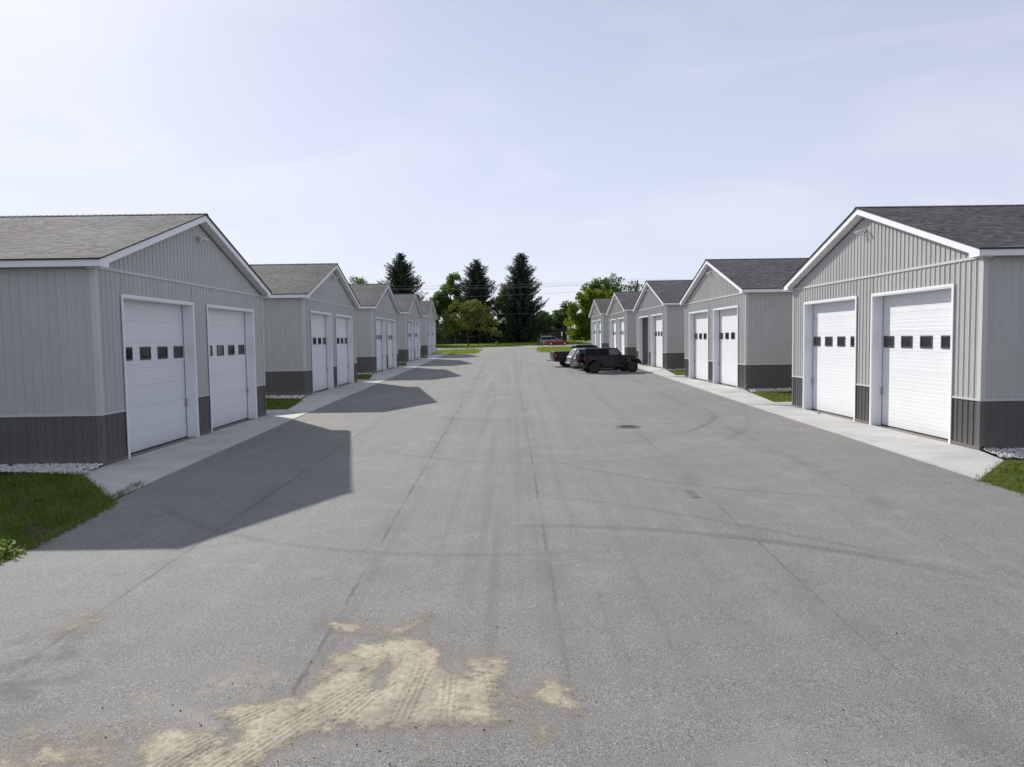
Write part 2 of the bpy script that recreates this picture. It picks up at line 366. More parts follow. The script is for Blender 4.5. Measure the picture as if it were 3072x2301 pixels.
M['tyre'] = flat('tyre_rubber', (.018, .018, .018), .85)
M['chrome'] = flat('chrome', (.75, .75, .76), .15, 1.0)
M['rimdark'] = flat('dark_wheel_rim', (.03, .03, .032), .35, .5)
M['taillight'] = flat('red_lens', (.35, .03, .02), .2, coat=.5)
M['amber'] = flat('clear_lens', (.55, .52, .48), .15, coat=.5)
M['seat'] = flat('tan_leather', (.30, .26, .22), .7)
M['plate'] = flat('plate_white', (.65, .66, .68), .5)
M['brick'] = flat('brown_brick', (.085, .055, .042), .85)
M['roofbrown'] = flat('brown_roof', (.05, .042, .038), .9)
M['mailbox'] = flat('mailbox_black', (.03, .03, .033), .5)
M['yellow'] = flat('yellow_marker', (.55, .42, .06), .5)

# ------------------------------------------------------------------ setting
# building dims and places (front corner x, y, floor z, rotation)
BW, HE, HD, HB, OV, TO = 12.226, 4.93, 4.27, 1.275, .314, .289
DEPTH = 18.0
DOORS = {'L': (1.202, 5.505, 6.641, 11.047), 'R': (1.231, 5.535, 6.688, 11.012)}
PLACE = {'L': [(-10.248, 17.984, -2.996, .007), (-10.407, 36.566, -2.680, .0043), (-10.566, 55.423, -2.411, .003), (-10.711, 74.172, -2.108, .0059), (-10.838, 92.868 - 4.2 * 0, -1.853, .0083)],
         'R': [(12.008, 18.509, -3.007, .0057), (11.938, 36.944, -2.726, .0131), (11.899, 55.726, -2.458, .0122), (11.746, 73.927, -2.205, .0108), (11.711, 93.111, -1.887, .0101)]}

ROWS = sorted(set(list(np.arange(-40, 100, 10)) + list(np.arange(100, 130, 2)) + list(np.arange(130, 144, 3)) + list(np.arange(144, 160, 1.5)) + [160, 175, 200, 260, 400, 900, 2000]))
def sheet(name, mat, rows, xl, xr, ncol, dz):
    V = []; F = []
    for y in rows:
        a, b = xl(y), xr(y)
        for k in range(ncol + 1):
            x = a + (b - a) * k / ncol; V.append((x, y, float(gz(x, y)) + dz))
    n = ncol + 1
    for i in range(len(rows) - 1):
        for k in range(ncol): F.append((i*n+k, i*n+k+1, (i+1)*n+k+1, (i+1)*n+k))
    me = bpy.data.meshes.new(name); me.from_pydata(V, [], F); me.materials.append(mat)
    return tag(link(name, me), kind='structure')
def ground():
    xs = sorted(set([-900, -500, -300] + list(range(-200, 201, 20)) + [300, 500, 900, -14, -11.7, -11.6, -8.25, -8.15, 9.95, 10.05, 13.4, 13.5, 16]))
    SP = {q: [(p[1] - .1, p[1] + BW + .4) for p in PLACE[q]] for q in 'LR'}
    ys = sorted(set(ROWS + [e + o for q in 'LR' for ab in SP[q] for e in ab for o in (-.04, .04)]))
    V = []; n = len(xs)
    for y in ys:
        for x in xs:
            ins = {q: any(a0 < y < b0 for a0, b0 in SP[q]) for q in 'LR'}; tr = (ins['L'] and -11.65 <= x <= -8.2) or (ins['R'] and 10.0 <= x <= 13.45)      # excavated bed of the slabs
            V.append((x, y, float(gz(x, y)) - (.20 if tr else .035)))
    me = bpy.data.meshes.new('ground'); me.from_pydata(V, [], [(i*n+k, i*n+k+1, (i+1)*n+k+1, (i+1)*n+k) for i in range(len(ys)-1) for k in range(n-1)]); me.materials.append(M['soil'])
    tag(link('ground', me), kind='structure')
ground()
def pl(pts):
    ys = [p[0] for p in pts]; xs = [p[1] for p in pts]; return lambda y: float(np.interp(y, ys, xs))
WALK_L = pl([(-40, -7.2), (7, -7.45), (10.5, -7.58), (12.4, -7.66), (13.9, -7.86), (14.4, -8.08), (27.3, -8.37), (60, -8.62), (99, -8.88)])
WALK_R = pl([(-40, 10.6), (10, 10.1), (13.5, 9.98), (15.2, 9.92), (28.3, 9.95), (56, 10.35), (100, 10.6)])
lotl = lambda y: WALK_L(y) if y <= 100 else pl([(100, -8.88), (100.5, -4.9), (117, -4.75), (124, -5.2), (128, -6.6), (130, -8.5)])(y)
lotr = lambda y: WALK_R(y) if y <= 101.5 else pl([(101.5, 10.6), (102.3, 4.0), (118, 4.0), (124, 4.4), (128, 5.6), (130, 7.5)])(y)
lrows = sorted(set(list(np.arange(-40, 6, 5)) + list(np.arange(6, 17, .5)) + list(np.arange(17, 100, 3)) + [99.9, 100, 100.25, 100.5, 101.5, 101.9, 102.3] + list(np.arange(103, 130.5, 1.5))))
sheet('asphalt_lot', M['asphalt'], lrows, lotl, lotr, 8, 0.0)
sheet('road', M['road'], [129.6, 132, 136, 140, 143.2], lambda y: -250, lambda y: 250, 100, -.006)
def strip(name, mat, y0, y1, x0, x1, dz, nx=40):
    return sheet(name, mat, list(np.linspace(y0, y1, 3)), lambda y: x0, lambda y: x1, nx, dz)
sheet('road_shoulder', M['concrete'], [128.2, 129, 129.6], lambda y: -120, lambda y: 120, 60, -.012)
M['linewhite'] = flat('road_paint_white', (.62, .62, .60), .7); M['lineyellow'] = flat('road_paint_yellow', (.55, .42, .08), .7)
strip('road_edge_line', M['linewhite'], 130.3, 130.45, -120, 120, .004, 60)
strip('road_centre_line', M['lineyellow'], 136.3, 136.45, -120, 120, .004, 60)
sheet('side_driveway', M['road'], [143.2, 146, 150, 155, 160, 175], lambda y: 15 + (y - 143) * .15, lambda y: 34 + (y - 143) * .2, 8, .02)

# walkways: concrete slabs between the door fronts and the asphalt, one slab per panel
def walkway(side):
    s = -1 if side == 'L' else 1
    root = tag(empty('walkway_' + ('left' if side == 'L' else 'right'), (0, 0, 0)), kind='structure')
    pl_ = PLACE[side]; knots = []     # (y, inner x, inner z)
    for i, (x, y, z, a) in enumerate(pl_):
        zf = z + CAM_Z - .012
        if i == 0: knots += [(y - 3.55 if side == 'L' else y - 3.25, WALK_L(14.4) - .02 if side == 'L' else WALK_R(15.2) + .02, None), (y - 1.55 if side == 'L' else y - 1.15, x + (.55 if side == 'L' else -.15), None), (y - .9, x + (.0 if side == 'L' else -.1), None)]
        knots += [(y - .02, x - s * .02, zf), (y + BW, x - s * .02 - math.sin(a) * BW, zf)]
        if i < 4:
            xn = pl_[i + 1][0]; yn = pl_[i + 1][1]
            knots += [(y + BW + .1, x + s * 1.2, zf), (y + BW + .65, x + s * 1.2, None), (y + BW + .72, x - s * .62, None), (y + BW + 3.2, x - s * .32, None), (yn - .75, xn - s * .02, None)]
        else: knots += [(y + BW + .05, x + s * 1.5, zf), (y + BW + 1.2, x + s * 1.5, None)]
    ky = [k[0] for k in knots]
    def inner(y):
        xi = float(np.interp(y, ky, [k[1] for k in knots]))
        zi = [float(gz(k[1], k[0])) + .02 if k[2] is None else k[2] for k in knots]
        return xi, float(np.interp(y, ky, zi))
    outer = (lambda y: WALK_L(y)) if side == 'L' else (lambda y: WALK_R(y))
    y0, y1 = ky[0], ky[-1]
    joints = [y0]
    while joints[-1] < y1 - 3.4: joints.append(joints[-1] + 3.1)
    joints[-1] = y1
    for a, b in zip(joints[:-1], joints[1:]):
        ys = sorted(set([a + .006, b - .006] + [k for k in ky if a + .05 < k < b - .05] + list(np.linspace(a + .006, b - .006, 3))))
        m = MB(); T = []; Bq = []
        for y in ys:
            xi, zi = inner(y); xo = outer(y); zo = float(gz(xo, y)) + .022
            if abs(xi - xo) < .03: xi = xo + s * .03
            T.append(((xo, y, zo), (xi, y, zi)))
        vs = []; fs = []
        for (p, q) in T: vs += [p, q, (p[0], p[1], p[2] - .25), (q[0], q[1], q[2] - .25)]
        for i in range(len(T) - 1):
            o = 4 * i; fs += [(o, o+4, o+5, o+1), (o+2, o+3, o+7, o+6), (o, o+2, o+6, o+4), (o+1, o+5, o+7, o+3)]
        e = 4 * (len(T) - 1); fs += [(0, 1, 3, 2), (e, e+2, e+3, e+1)]
        m.add(vs, fs); m.obj('slab', M['concrete'], root, fix=True)
walkway('L'); walkway('R')

# ------------------------------------------------------------------ garage buildings
SLOPE = .3322
def rooftop(v): return 5.105 + SLOPE * (min(v, BW - v) + TO)        # top of rake fascia
def gabletop(v): return rooftop(v) - .235
def profile(a0, a1):
    pts = [(a0, 0.0)]; P = .2286
    k0 = int(math.floor(a0 / P)) - 1; k1 = int(math.ceil(a1 / P)) + 1
    for k in range(k0, k1 + 1):
        c = k * P + .06
        for d, h in ((-.034, 0), (-.016, .025), (.016, .025), (.034, 0), (.078, 0), (.086, .004), (.098, .004), (.106, 0), (.132, 0), (.140, .004), (.152, .004), (.160, 0)):
            x = c + d
            if a0 + .003 < x < a1 - .003: pts.append((x, h))
    pts.append((a1, 0.0)); return pts
def siding(face, a0, a1, zlo, zhi):
    """ribbed sheet: face 'front' lies in x=0 facing +x, 'near' lies in y=0 facing -y, 'far' in y=BW, 'back' in x=-DEPTH"""
    pr = profile(a0, a1)
    if callable(zhi) and a0 < BW / 2 < a1: pr = sorted(pr + [(BW / 2, 0.0)])
    V = []; F = []
    for a, h in pr:
        h += .002
        zt = zhi(a) if callable(zhi) else zhi
        p = {'front': (h, a), 'near': (-a, -h), 'far': (-a, BW + h), 'back': (-DEPTH - h, a)}[face]
        V += [(p[0], p[1], zlo), (p[0], p[1], zt)]
    for i in range(len(pr) - 1): F.append((2*i, 2*i+2, 2*i+3, 2*i+1) if face in ('front', 'far') else (2*i, 2*i+1, 2*i+3, 2*i+2))
    if face == 'far': F = [f[::-1] for f in F]; F = [f[::-1] for f in F]
    return V, F

def build_garage(side):
    fl = side == 'R'; a, b, c, d = DOORS[side]
    root = empty('garage_building')
    def part(mb, name, mat, parent=root): return mb.obj(name, mat, parent, flip=fl)
    # --- front siding panels
    TW = .09
    segs = lambda lo, hi: [(max(lo, k * .9144), min(hi, (k + 1) * .9144)) for k in range(int(lo // .9144), int(hi // .9144) + 1) if min(hi, (k + 1) * .9144) - max(lo, k * .9144) > .02]
    for lo, hi in ((.1, a - .0), (b, c), (d, BW - .1)):
        for s0, s1 in segs(lo, hi):
            m = MB(); m.add(*siding('front', s0, s1, HB + .03, HE - .02)); part(m, 'siding_panel', M['siding'])
            m = MB(); m.add(*siding('front', s0, s1, .09, HB - .02)); part(m, 'wainscot_panel', M['wainscot'])
    for lo, hi in ((a, b), (c, d)):
        for s0, s1 in segs(lo, hi):
            m = MB(); m.add(*siding('front', s0, s1, HD + .0, HE - .02)); part(m, 'siding_panel', M['siding'])
    for s0, s1 in segs(.0, BW):
        m = MB(); m.add(*siding('front', s0, s1, HE + .03, gabletop)); part(m, 'gable_panel', M['siding'])
    # --- near side wall panels, plain sheets where nobody looks
    for s0, s1 in segs(.1, 8.2):
        m = MB(); m.add(*siding('near', s0, s1, HB + .03, HE + .06)); part(m, 'siding_panel', M['siding'])
        m = MB(); m.add(*siding('near', s0, s1, -.02, HB - .02)); part(m, 'wainscot_panel', M['wainscot'])
    m = MB(); m.add(*siding('near', 8.2, DEPTH, -.3, HE + .06)); m.add(*siding('far', .1, DEPTH, -.3, HE + .06)); m.add(*siding('back', 0, BW, -.3, gabletop)); part(m, 'rear_wall', M['siding'])
    # --- foundation and trims
    m = MB(); m.box(-DEPTH + .05, -.02, .02, BW - .02, -.6, -.015)
    for lo, hi in ((0, a - .09), (b + .09, c - .09), (d + .09, BW)): m.box(-.02, .041, lo - (.041 if lo == 0 else 0), hi + (.041 if hi == BW else 0), -.3, .088)
    m.box(-8.2, -.02, -.040, .02, -.3, -.022)
    part(m, 'base_trim', M['darktrim'])
    for v0 in (-.028, BW - .10):
        m = MB(); m.box(-.10 if v0 < 0 else -.03, .036, v0 - .006, v0 + .132, HB - .02, HE + .04); 
        part(m, 'corner_trim', M['trim'])
        m = MB(); m.box(-.10 if v0 < 0 else -.03, .0355, v0 - .0055, v0 + .1315, .0885, HB - .0205); part(m, 'corner_trim', M['darktrim'])
    m = MB(); m.box(-.01, .042, -.036, BW + .036, HE - .03, HE + .035); part(m, 'gable_trim', M['trim'])
    m = MB(); m.box(-8.2, -.0305, -.040, .0, HB - .022, HB + .03)
    for lo, hi in ((-.040, a - .09), (b + .09, c - .09), (d + .09, BW + .040)): m.box(-.03, .042, lo, hi, HB - .022, HB + .03)
    part(m, 'band_trim', M['trim'])
    # --- roof
    T0 = .02
    e0, e1 = -TO - .03, BW + TO + .03
    zr = rooftop(BW / 2) + T0; ze = rooftop(-TO) - SLOPE * .03 + T0
    m = MB()
    x0, x1 = OV + .03, -DEPTH - OV
    m.add([(x0, e0, ze), (x0, BW/2, zr), (x1, BW/2, zr), (x1, e0, ze), (x0, e0, ze - .035), (x0, BW/2, zr - .035), (x1, BW/2, zr - .035), (x1, e0, ze - .035)],
          [(0,3,2,1)[::-1], (4,5,6,7)[::-1], (0,1,5,4)[::-1], (3,7,6,2)[::-1], (0,4,7,3)[::-1]])
    m.add([(x0, e1, ze), (x0, BW/2, zr), (x1, BW/2, zr), (x1, e1, ze), (x0, e1, ze - .035), (x0, BW/2, zr - .035), (x1, BW/2, zr - .035), (x1, e1, ze - .035)],
          [(0,3,2,1), (4,5,6,7), (0,1,5,4), (3,7,6,2), (0,4,7,3)])
    deck = m.obj('roof', M['rubber'], root, flip=fl, fix=False)
    # shingles on both slopes: staggered tabs of random width and thickness
    r = np.random.default_rng(3 if fl else 4)
    L = math.hypot(BW / 2 + TO + .03, zr - ze); EXP = .143; nx = int(L / EXP)
    cs, sn = (BW/2 + TO + .03) / L, (zr - ze) / L
    Q = []; var = []
    for sgn in (1, -1):
        ev = e0 if sgn > 0 else e1
        for j in range(nx + 1):
            s0, s1 = j * EXP, min((j + 1) * EXP + .012, L)
            u = x0 + .012
            base = r.random()
            while u > x1:
                w = r.choice([.10, .15, .19, .24]) * (.9 + .2 * r.random()); u2 = max(u - w, x1); th = .008 + .003 * (r.random() < .45)
                def P(uu, s, t): return (uu, ev + sgn * (s * cs - t * sn), ze + s * sn + t * cs)
                q = [P(u, s0, th), P(u2, s0, th), P(u2, s1, .002), P(u, s1, .002)]
                f = [P(u, s0, -.004), P(u2, s0, -.004), P(u2, s0, th), P(u, s0, th)]
                if sgn < 0: pass
                Q += [q if sgn < 0 else q[::-1], f if sgn < 0 else f[::-1]]
                vv = np.clip(r.normal(.46, .20), 0, 1); var += [vv, vv * .45]
                u = u2
    Q = np.array(Q, np.float32)
    if fl: Q[:, :, 0] *= -1; Q = Q[:, ::-1]
    tag(link('shingles', quad_cloud('shingles', Q, M['shingle'], var), None, deck), kind='stuff')
    m = MB(); u = x0 + .015; k = 0
    while u > x1:
        u2 = u - .235; z_ = zr + .026
        m.add([(u, BW/2 - .15, z_ - .15 * SLOPE + .006), (u, BW/2, z_ + .012), (u, BW/2 + .15, z_ - .15 * SLOPE + .006), (u2, BW/2 - .15, z_ - .15 * SLOPE - .006), (u2, BW/2, z_), (u2, BW/2 + .15, z_ - .15 * SLOPE - .006),
               (u, BW/2 - .15, z_ - .15 * SLOPE - .02), (u, BW/2, z_ - .015), (u, BW/2 + .15, z_ - .15 * SLOPE - .02)],
              [(0, 1, 4, 3)[::-1], (1, 2, 5, 4)[::-1], (6, 7, 1, 0), (7, 8, 2, 1)]); u -= .2; k += 1
    me = m.mesh('ridge_cap', M['shingle'], fl)
    at = me.attributes.new('var', 'FLOAT', 'FACE'); at.data.foreach_set('value', np.repeat(r.random(len(me.polygons) // 4 + 1), 4)[:len(me.polygons)].astype(np.float32) * .6)
    tag(link('ridge_cap', me, None, deck), kind='stuff')
    # fascia, soffits
    for sgn in (1, -1):
        v_e = -TO if sgn > 0 else BW + TO
        m = MB(); h = .205
        vm = BW / 2
        pts = [(v_e, rooftop(-TO)), (vm, rooftop(vm)), (vm, rooftop(vm) - h), (v_e + sgn * .42, rooftop(-TO) + .42 * SLOPE - h), (v_e + sgn * .42, rooftop(-TO) - .19), (v_e, rooftop(-TO) - .19)]
        if sgn < 0: pts = pts[::-1]
        n = len(pts); V = [(OV - .025, p[0], p[1]) for p in pts] + [(OV, p[0], p[1]) for p in pts]
        F = [tuple(range(n, 2*n))[::-1], tuple(range(n))] + [(i, (i+1) % n, n + (i+1) % n, n + i)[::-1] for i in range(n)]
        m.add(V, F); m.obj('rake_fascia', M['white'], root, flip=fl, fix=True)
        m = MB(); y_a, y_b = (v_e - .0, v_e + .025) if sgn > 0 else (v_e - .025, v_e)
        m.box(-DEPTH - OV, OV - .026, y_a, y_b, rooftop(-TO) - .185, rooftop(-TO) - .005); part(m, 'eave_fascia', M['white'])
        m = MB(); m.box(-DEPTH, -.0, min(v_e + sgn * .026, sgn > 0 and .03 or BW - .03), max(v_e + sgn * .026, sgn > 0 and .03 or BW - .03), HE + .055, HE + .065)
        part(m, 'eave_soffit', M['soffit'])
        # rake soffit panels, each lapping the next
        nseg = 20; y_s = (v_e + sgn * .03); vs_ = np.linspace(0, BW/2 + TO - .03, nseg + 1)
        for k in range(nseg):
            t0, t1 = vs_[k] + .004, vs_[k + 1] - .004
            ya, yb = y_s + sgn * t0, y_s + sgn * t1
            za, zb = rooftop(-TO) + SLOPE * (t0 + .03) - .225, rooftop(-TO) + SLOPE * (t1 + .03) - .225
            if sgn > 0: bq = [(-.05, ya, za), (OV - .026, ya, za), (OV - .026, yb, zb), (-.05, yb, zb)]
            else: bq = [(-.05, yb, zb), (OV - .026, yb, zb), (OV - .026, ya, za), (-.05, ya, za)]
            m = MB(); m.hexa(bq, [(p[0], p[1], p[2] + .014) for p in bq]); part(m, 'soffit_panel', M['soffit'])
        # dark joint trim where soffit meets the siding
        m = MB(); t0, t1 = .32, BW/2 + TO - .01
        ya, yb = v_e + sgn * t0, v_e + sgn * t1; za, zb = rooftop(-TO) + SLOPE * t0 - .275, rooftop(-TO) + SLOPE * t1 - .275
        A = [(.0, ya, za), (.034, ya, za), (.034, yb, zb), (.0, yb, zb)]
        if sgn < 0: A = [A[3], A[2], A[1], A[0]]
        m.hexa(A, [(p[0], p[1], p[2] + .045) for p in A]); part(m, 'rake_trim', M['darktrim'])
    # --- doors
    def door(v0, v1, open_=False):
        J = .28; tw = .09
        dr = MB(); dr.box(-J - .06, -J - .02, v0 + .05, v1 - .05, .0, .02)
        dr = dr.obj('garage_door', M['rubber'], root, flip=fl)
        m = MB()
        m.box(-J, .045, v0, v0 + .03, -.03, HD - .03); m.box(-J, .045, v1 - .03, v1, -.03, HD - .03); m.box(-J, .045, v0, v1, HD - .03, HD)
        m.box(.03, .054, v0 - tw + .02, v0 - .0, -.03, HD + .07); m.box(.03, .054, v1, v1 + tw - .02, -.03, HD + .07); m.box(.03, .056, v0, v1, HD, HD + .072)
        m.box(-J + .015, -J + .05, v0 + .03, v0 + .085, -.03, HD - .04); m.box(-J + .015, -J + .05, v1 - .085, v1 - .03, -.03, HD - .04)
        m.obj('door_frame', M['white'], dr, flip=fl)
        if open_:
            m = MB(); y0_, y1_ = v0 - .9, v1 + .9; x_ = -4.2
            m.add([(-J, y0_, 0), (x_, y0_, 0), (x_, y1_, 0), (-J, y1_, 0), (-J, y0_, 4.7), (x_, y0_, 4.7), (x_, y1_, 4.7), (-J, y1_, 4.7)], [(0,1,2,3), (4,5,6,7), (0,1,5,4), (1,2,6,5), (2,3,7,6)])
            m.obj('interior_lining', M['interior'], dr, flip=fl)
            for k in range(4):
                yy = v0 + .6 + k * .75; m = MB(); m.box(-4.17, -4.14, yy, yy + .42, 1.75, 2.15); m.obj('interior_window', M['pane'], dr, flip=fl)
            m = MB(); m.box(-4.17, -4.15, v0 - .6, v1 + .6, 1.30, 1.34); m.obj('interior_rail', M['steel'], dr, flip=fl)
            return
        H = .6085; ya, yb = v0 + .035, v1 - .035
        for s in range(7):
            z0 = .018 + s * H; z1 = z0 + H - .002
            pr = [(z0, -.007), (z0 + .008, 0)]
            for gI in range(1, 5):
                zc = z0 + (H - .002) * gI / 5; pr += [(zc - .013, 0), (zc - .006, -.0028), (zc + .006, -.0028), (zc + .013, 0)]
            pr += [(z1 - .008, 0), (z1, -.007)]
            V = []; 
            for z, h in pr: V += [(-J - .01 + h, ya, z), (-J - .01 + h, yb, z)]
            F = [(2*i, 2*i+1, 2*i+3, 2*i+2) for i in range(len(pr) - 1)]
            m = MB(); m.add(V, F); m.obj('door_section', M['door'], dr, flip=fl)
        zc = .018 + 4.5 * H
        for k in range(4):
            vc = (v0 + v1) / 2 + .11 + (k - 1.5) * 1.05
            m = MB(); w, hh, t = .305, .185, .045
            for q in ((vc - w, vc + w, zc + hh - t, zc + hh), (vc - w, vc + w, zc - hh, zc - hh + t), (vc - w, vc - w + t, zc - hh + t, zc + hh - t), (vc + w - t, vc + w, zc - hh + t, zc + hh - t)):
                m.box(-J - .012, -J + .012, *q)
            m.obj('window_frame', M['frame'], dr, flip=fl)
            m = MB(); m.box(-J - .012, -J - .003, vc - w + t, vc + w - t, zc - hh + t, zc + hh - t); m.obj('window_pane', M['pane'], dr, flip=fl)
        m = MB(); m.box(-J - .01, -J + .03, v1 - .16 if not fl else v1 - .16, v1 - .06, 1.05, 1.2); m.box(-J + .03, -J + .06, v1 - .13, v1 - .09, 1.0, 1.25)
        m.obj('door_handle', M['steel'], dr, flip=fl)
    door(a, b); door(c, d)
    root['open'] = 0
    # --- twin-head flood light below the ridge
    fz = 6.50
    m = MB(); m.box(.02, .06, BW/2 - .06, BW/2 + .06, fz - .06, fz + .06); lb = part(m, 'flood_light', M['lamp'])
    for sg in (-1, 1):
        m = MB(); c0 = Vector((.06, BW/2 + sg * .03, fz)); c1 = Vector((.11, BW/2 + sg * .10, fz + .0)); c2 = Vector((.18, BW/2 + sg * .15, fz - .03)); c3 = Vector((.26, BW/2 + sg * .20, fz - .09))
        m.tube([c0, c1, c2], .018, 6); m.tube([c1, c2, c3], [.04, .045, .065], 10); m.obj('lamp_head', M['lamp'], lb, flip=fl)
    m = MB(); m.tube([(.05, BW/2, fz - .05), (.09, BW/2, fz - .13), (.10, BW/2, fz - .17)], [.035, .04, .03], 8); m.obj('motion_sensor', M['lamp'], lb, flip=fl)
    return root, door, c, d

LAB = {'L': ['grey metal garage nearest on the left, its shadow across the foreground asphalt', 'second garage in the shaded left row, behind the nearest one',
             'third garage in the shaded left row', 'fourth garage in the shaded left row', 'farthest garage of the shaded left row, beside the bright lawn'],
       'R': ['grey metal garage nearest on the right, sunlit white doors and dark shingles', 'second garage in the sunlit right row, both doors closed, seen whole',
             'garage with its far door standing open, in front of the black jeep', 'fourth garage in the sunlit right row, behind the parked vehicles', 'farthest garage of the sunlit right row, against the green trees']}
for side in ('L', 'R'):
    root, doorf, c_, d_ = build_garage(side)
    for i, (x, y, z, a) in enumerate(PLACE[side]):
        o = root if i == 0 else copy_tree(root)
        o.location = (x, y, z + CAM_Z); o.rotation_euler = (0, 0, a)
        tag(o, LAB[side][i], 'garage', 'garage buildings in two rows')
        if 'open' in o.keys(): del o['open']
        if side == 'R' and i == 2:
            # this garage has its far door rolled up: swap that door for an open bay
            dl = [ch for ch in o.children if ch.name.startswith('garage_door')]
            far = max(dl, key=lambda q: max(v.co.y for v in q.data.vertices))
            for ch in list(far.children): bpy.data.objects.remove(ch)
            bpy.data.objects.remove(far)
            before = set(COL.objects)
            doorf(c_, d_, True)
            for n_ in set(COL.objects) - before:
                if n_.parent == root: n_.parent = o; n_['label'] = 'open bay with the door rolled up'

# ------------------------------------------------------------------ ground details
def inpoly(px, py, poly):
    px = np.asarray(px); py = np.asarray(py); ins = np.zeros(px.shape, bool); n = len(poly)
    for i in range(n):
        x1, y1 = poly[i]; x2, y2 = poly[(i + 1) % n]
        cnd = ((y1 > py) != (y2 > py)) & (px < (x2 - x1) * (py - y1) / ((y2 - y1) if y2 != y1 else 1e-9) + x1); ins ^= cnd
    return ins
def polydist(px, py, poly):
    d = np.full(px.shape, 1e9); n = len(poly)
    for i in range(n):
        x1, y1 = poly[i]; x2, y2 = poly[(i + 1) % n]; dx, dy = x2 - x1, y2 - y1; l = dx*dx + dy*dy + 1e-12
        t = np.clip(((px - x1) * dx + (py - y1) * dy) / l, 0, 1); d = np.minimum(d, np.hypot(px - x1 - t*dx, py - y1 - t*dy))
    return np.where(inpoly(px, py, poly), d, -d)
def sample_poly(poly, n):
    p = np.array(poly); lo, hi = p.min(0), p.max(0); out = np.zeros((0, 2))
    while len(out) < n:
        q = lo + rng.random((n * 2, 2)) * (hi - lo); out = np.vstack([out, q[inpoly(q[:, 0], q[:, 1], poly)]])
    return out[:n]
def grass(name, poly, n, h, label, keep=None, spread=.05, bl=5, mat='grass', edge=.05):
    c = sample_poly(poly, n)
    cl = rng.random(n)
    # patchiness
    pat = np.sin(c[:, 0] * 2.3 + 1.1) * np.sin(c[:, 1] * 1.9) + .6 * np.sin(c[:, 0] * 5.1 + c[:, 1] * 4.3)
    c = c + rng.normal(0, 1, c.shape) * edge
    kp = rng.random(n) < np.clip(.85 + .5 * pat, .22, 1); c, cl, pat = c[kp], cl[kp], pat[kp]; n = len(c)
    Q = []; V = []
    for b in range(bl):
        hh = h * (.45 + .9 * rng.random(n)) * (1 + .35 * np.clip(pat, -1, 1)); az = rng.random(n) * 6.283; ln = (.2 + .9 * rng.random(n)) * hh
        x = c[:, 0] + rng.normal(0, spread, n); y = c[:, 1] + rng.normal(0, spread, n); z = gz(x, y) - .05
        w = h * .085 * (.7 + .6 * rng.random(n)); tx, ty = np.cos(az), np.sin(az); sx, sy = -ty * w, tx * w
        p0 = np.stack([x - sx, y - sy, z], 1); p1 = np.stack([x + sx, y + sy, z], 1)
        mx_, my_ = x + tx * ln * .4, y + ty * ln * .4
        p2 = np.stack([mx_ + sx * .8, my_ + sy * .8, z + .03 + hh * .65], 1); p3 = np.stack([mx_ - sx * .8, my_ - sy * .8, z + .03 + hh * .65], 1)
        tip = np.stack([x + tx * ln, y + ty * ln, z + .03 + hh], 1)
        Q.append(np.stack([p0, p1, p2, p3], 1)); Q.append(np.stack([p3, p2, tip + (p2 - p3) * .1, tip], 1))
        v = np.clip(.42 + .10 * pat + rng.normal(0, .13, n) + (cl > .86) * .5, 0, 1); V += [v, v]
    return tag(link(name, quad_cloud(name, np.concatenate(Q), M[mat], np.concatenate(V))), label, 'grass', kind='stuff')

grass('grass', [(-7.66, 10.0), (-7.62, 10.6), (-7.72, 12.4), (-7.88, 13.4), (-8.12, 14.35), (-9.86, 16.45), (-10.35, 17.15), (-11.5, 17.65), (-12.9, 17.95), (-15.5, 18.1), (-15.5, 10.0)], 15000, .075, 'shaded rough grass at the foot of the nearest left garage', bl=5)
grass('grass', [(10.12, 13.2), (9.98, 14.7), (10.02, 15.2), (11.9, 17.2), (13.0, 17.35), (15.0, 17.4), (15.0, 12.5)], 7000, .075, 'sunlit rough grass corner by the nearest right garage')
for side, labs in (('L', 'left'), ('R', 'right')):
    s = -1 if side == 'L' else 1
    for i in range(4):
        x, y, z, a = PLACE[side][i]; xn, yn = PLACE[side][i + 1][:2]; y0 = y + BW
        poly = [(x + s * .0 if False else x - s * .55, y0 + .78), (x - s * .28, y0 + 3.2), (xn + s * .06, yn - .75), (xn + s * 3.8, yn - .72), (x + s * 3.8, y0 + .78)]
        grass('grass', poly, [2600, 1500, 800, 500][i], .10 + .02 * i, f'strip of grass between garages {["one and two", "two and three", "three and four", "four and five"][i]} on the {labs}', spread=.09, bl=4)
# far lawns
grass('grass', [(-5.1, 100.7), (-4.95, 117), (-5.5, 124), (-7, 127.8), (-24, 127.9), (-24, 101.4), (-9.4, 100.8)], 5200, .16, 'bright mown lawn at the end of the left row', spread=.3, bl=4, mat='lawn')
grass('grass', [(4.15, 102.8), (4.15, 117), (4.6, 124), (6, 127.8), (26, 127.9), (26, 106.8), (11, 102.8)], 5200, .16, 'bright mown lawn island beside the mailbox', spread=.3, bl=4, mat='lawn')
grass('grass', [(-40, 143.6), (14.5, 143.6), (14.5, 152), (-40, 152)], 6000, .2, 'verge of grass across the road below the trees', spread=.4, bl=4, mat='lawn')

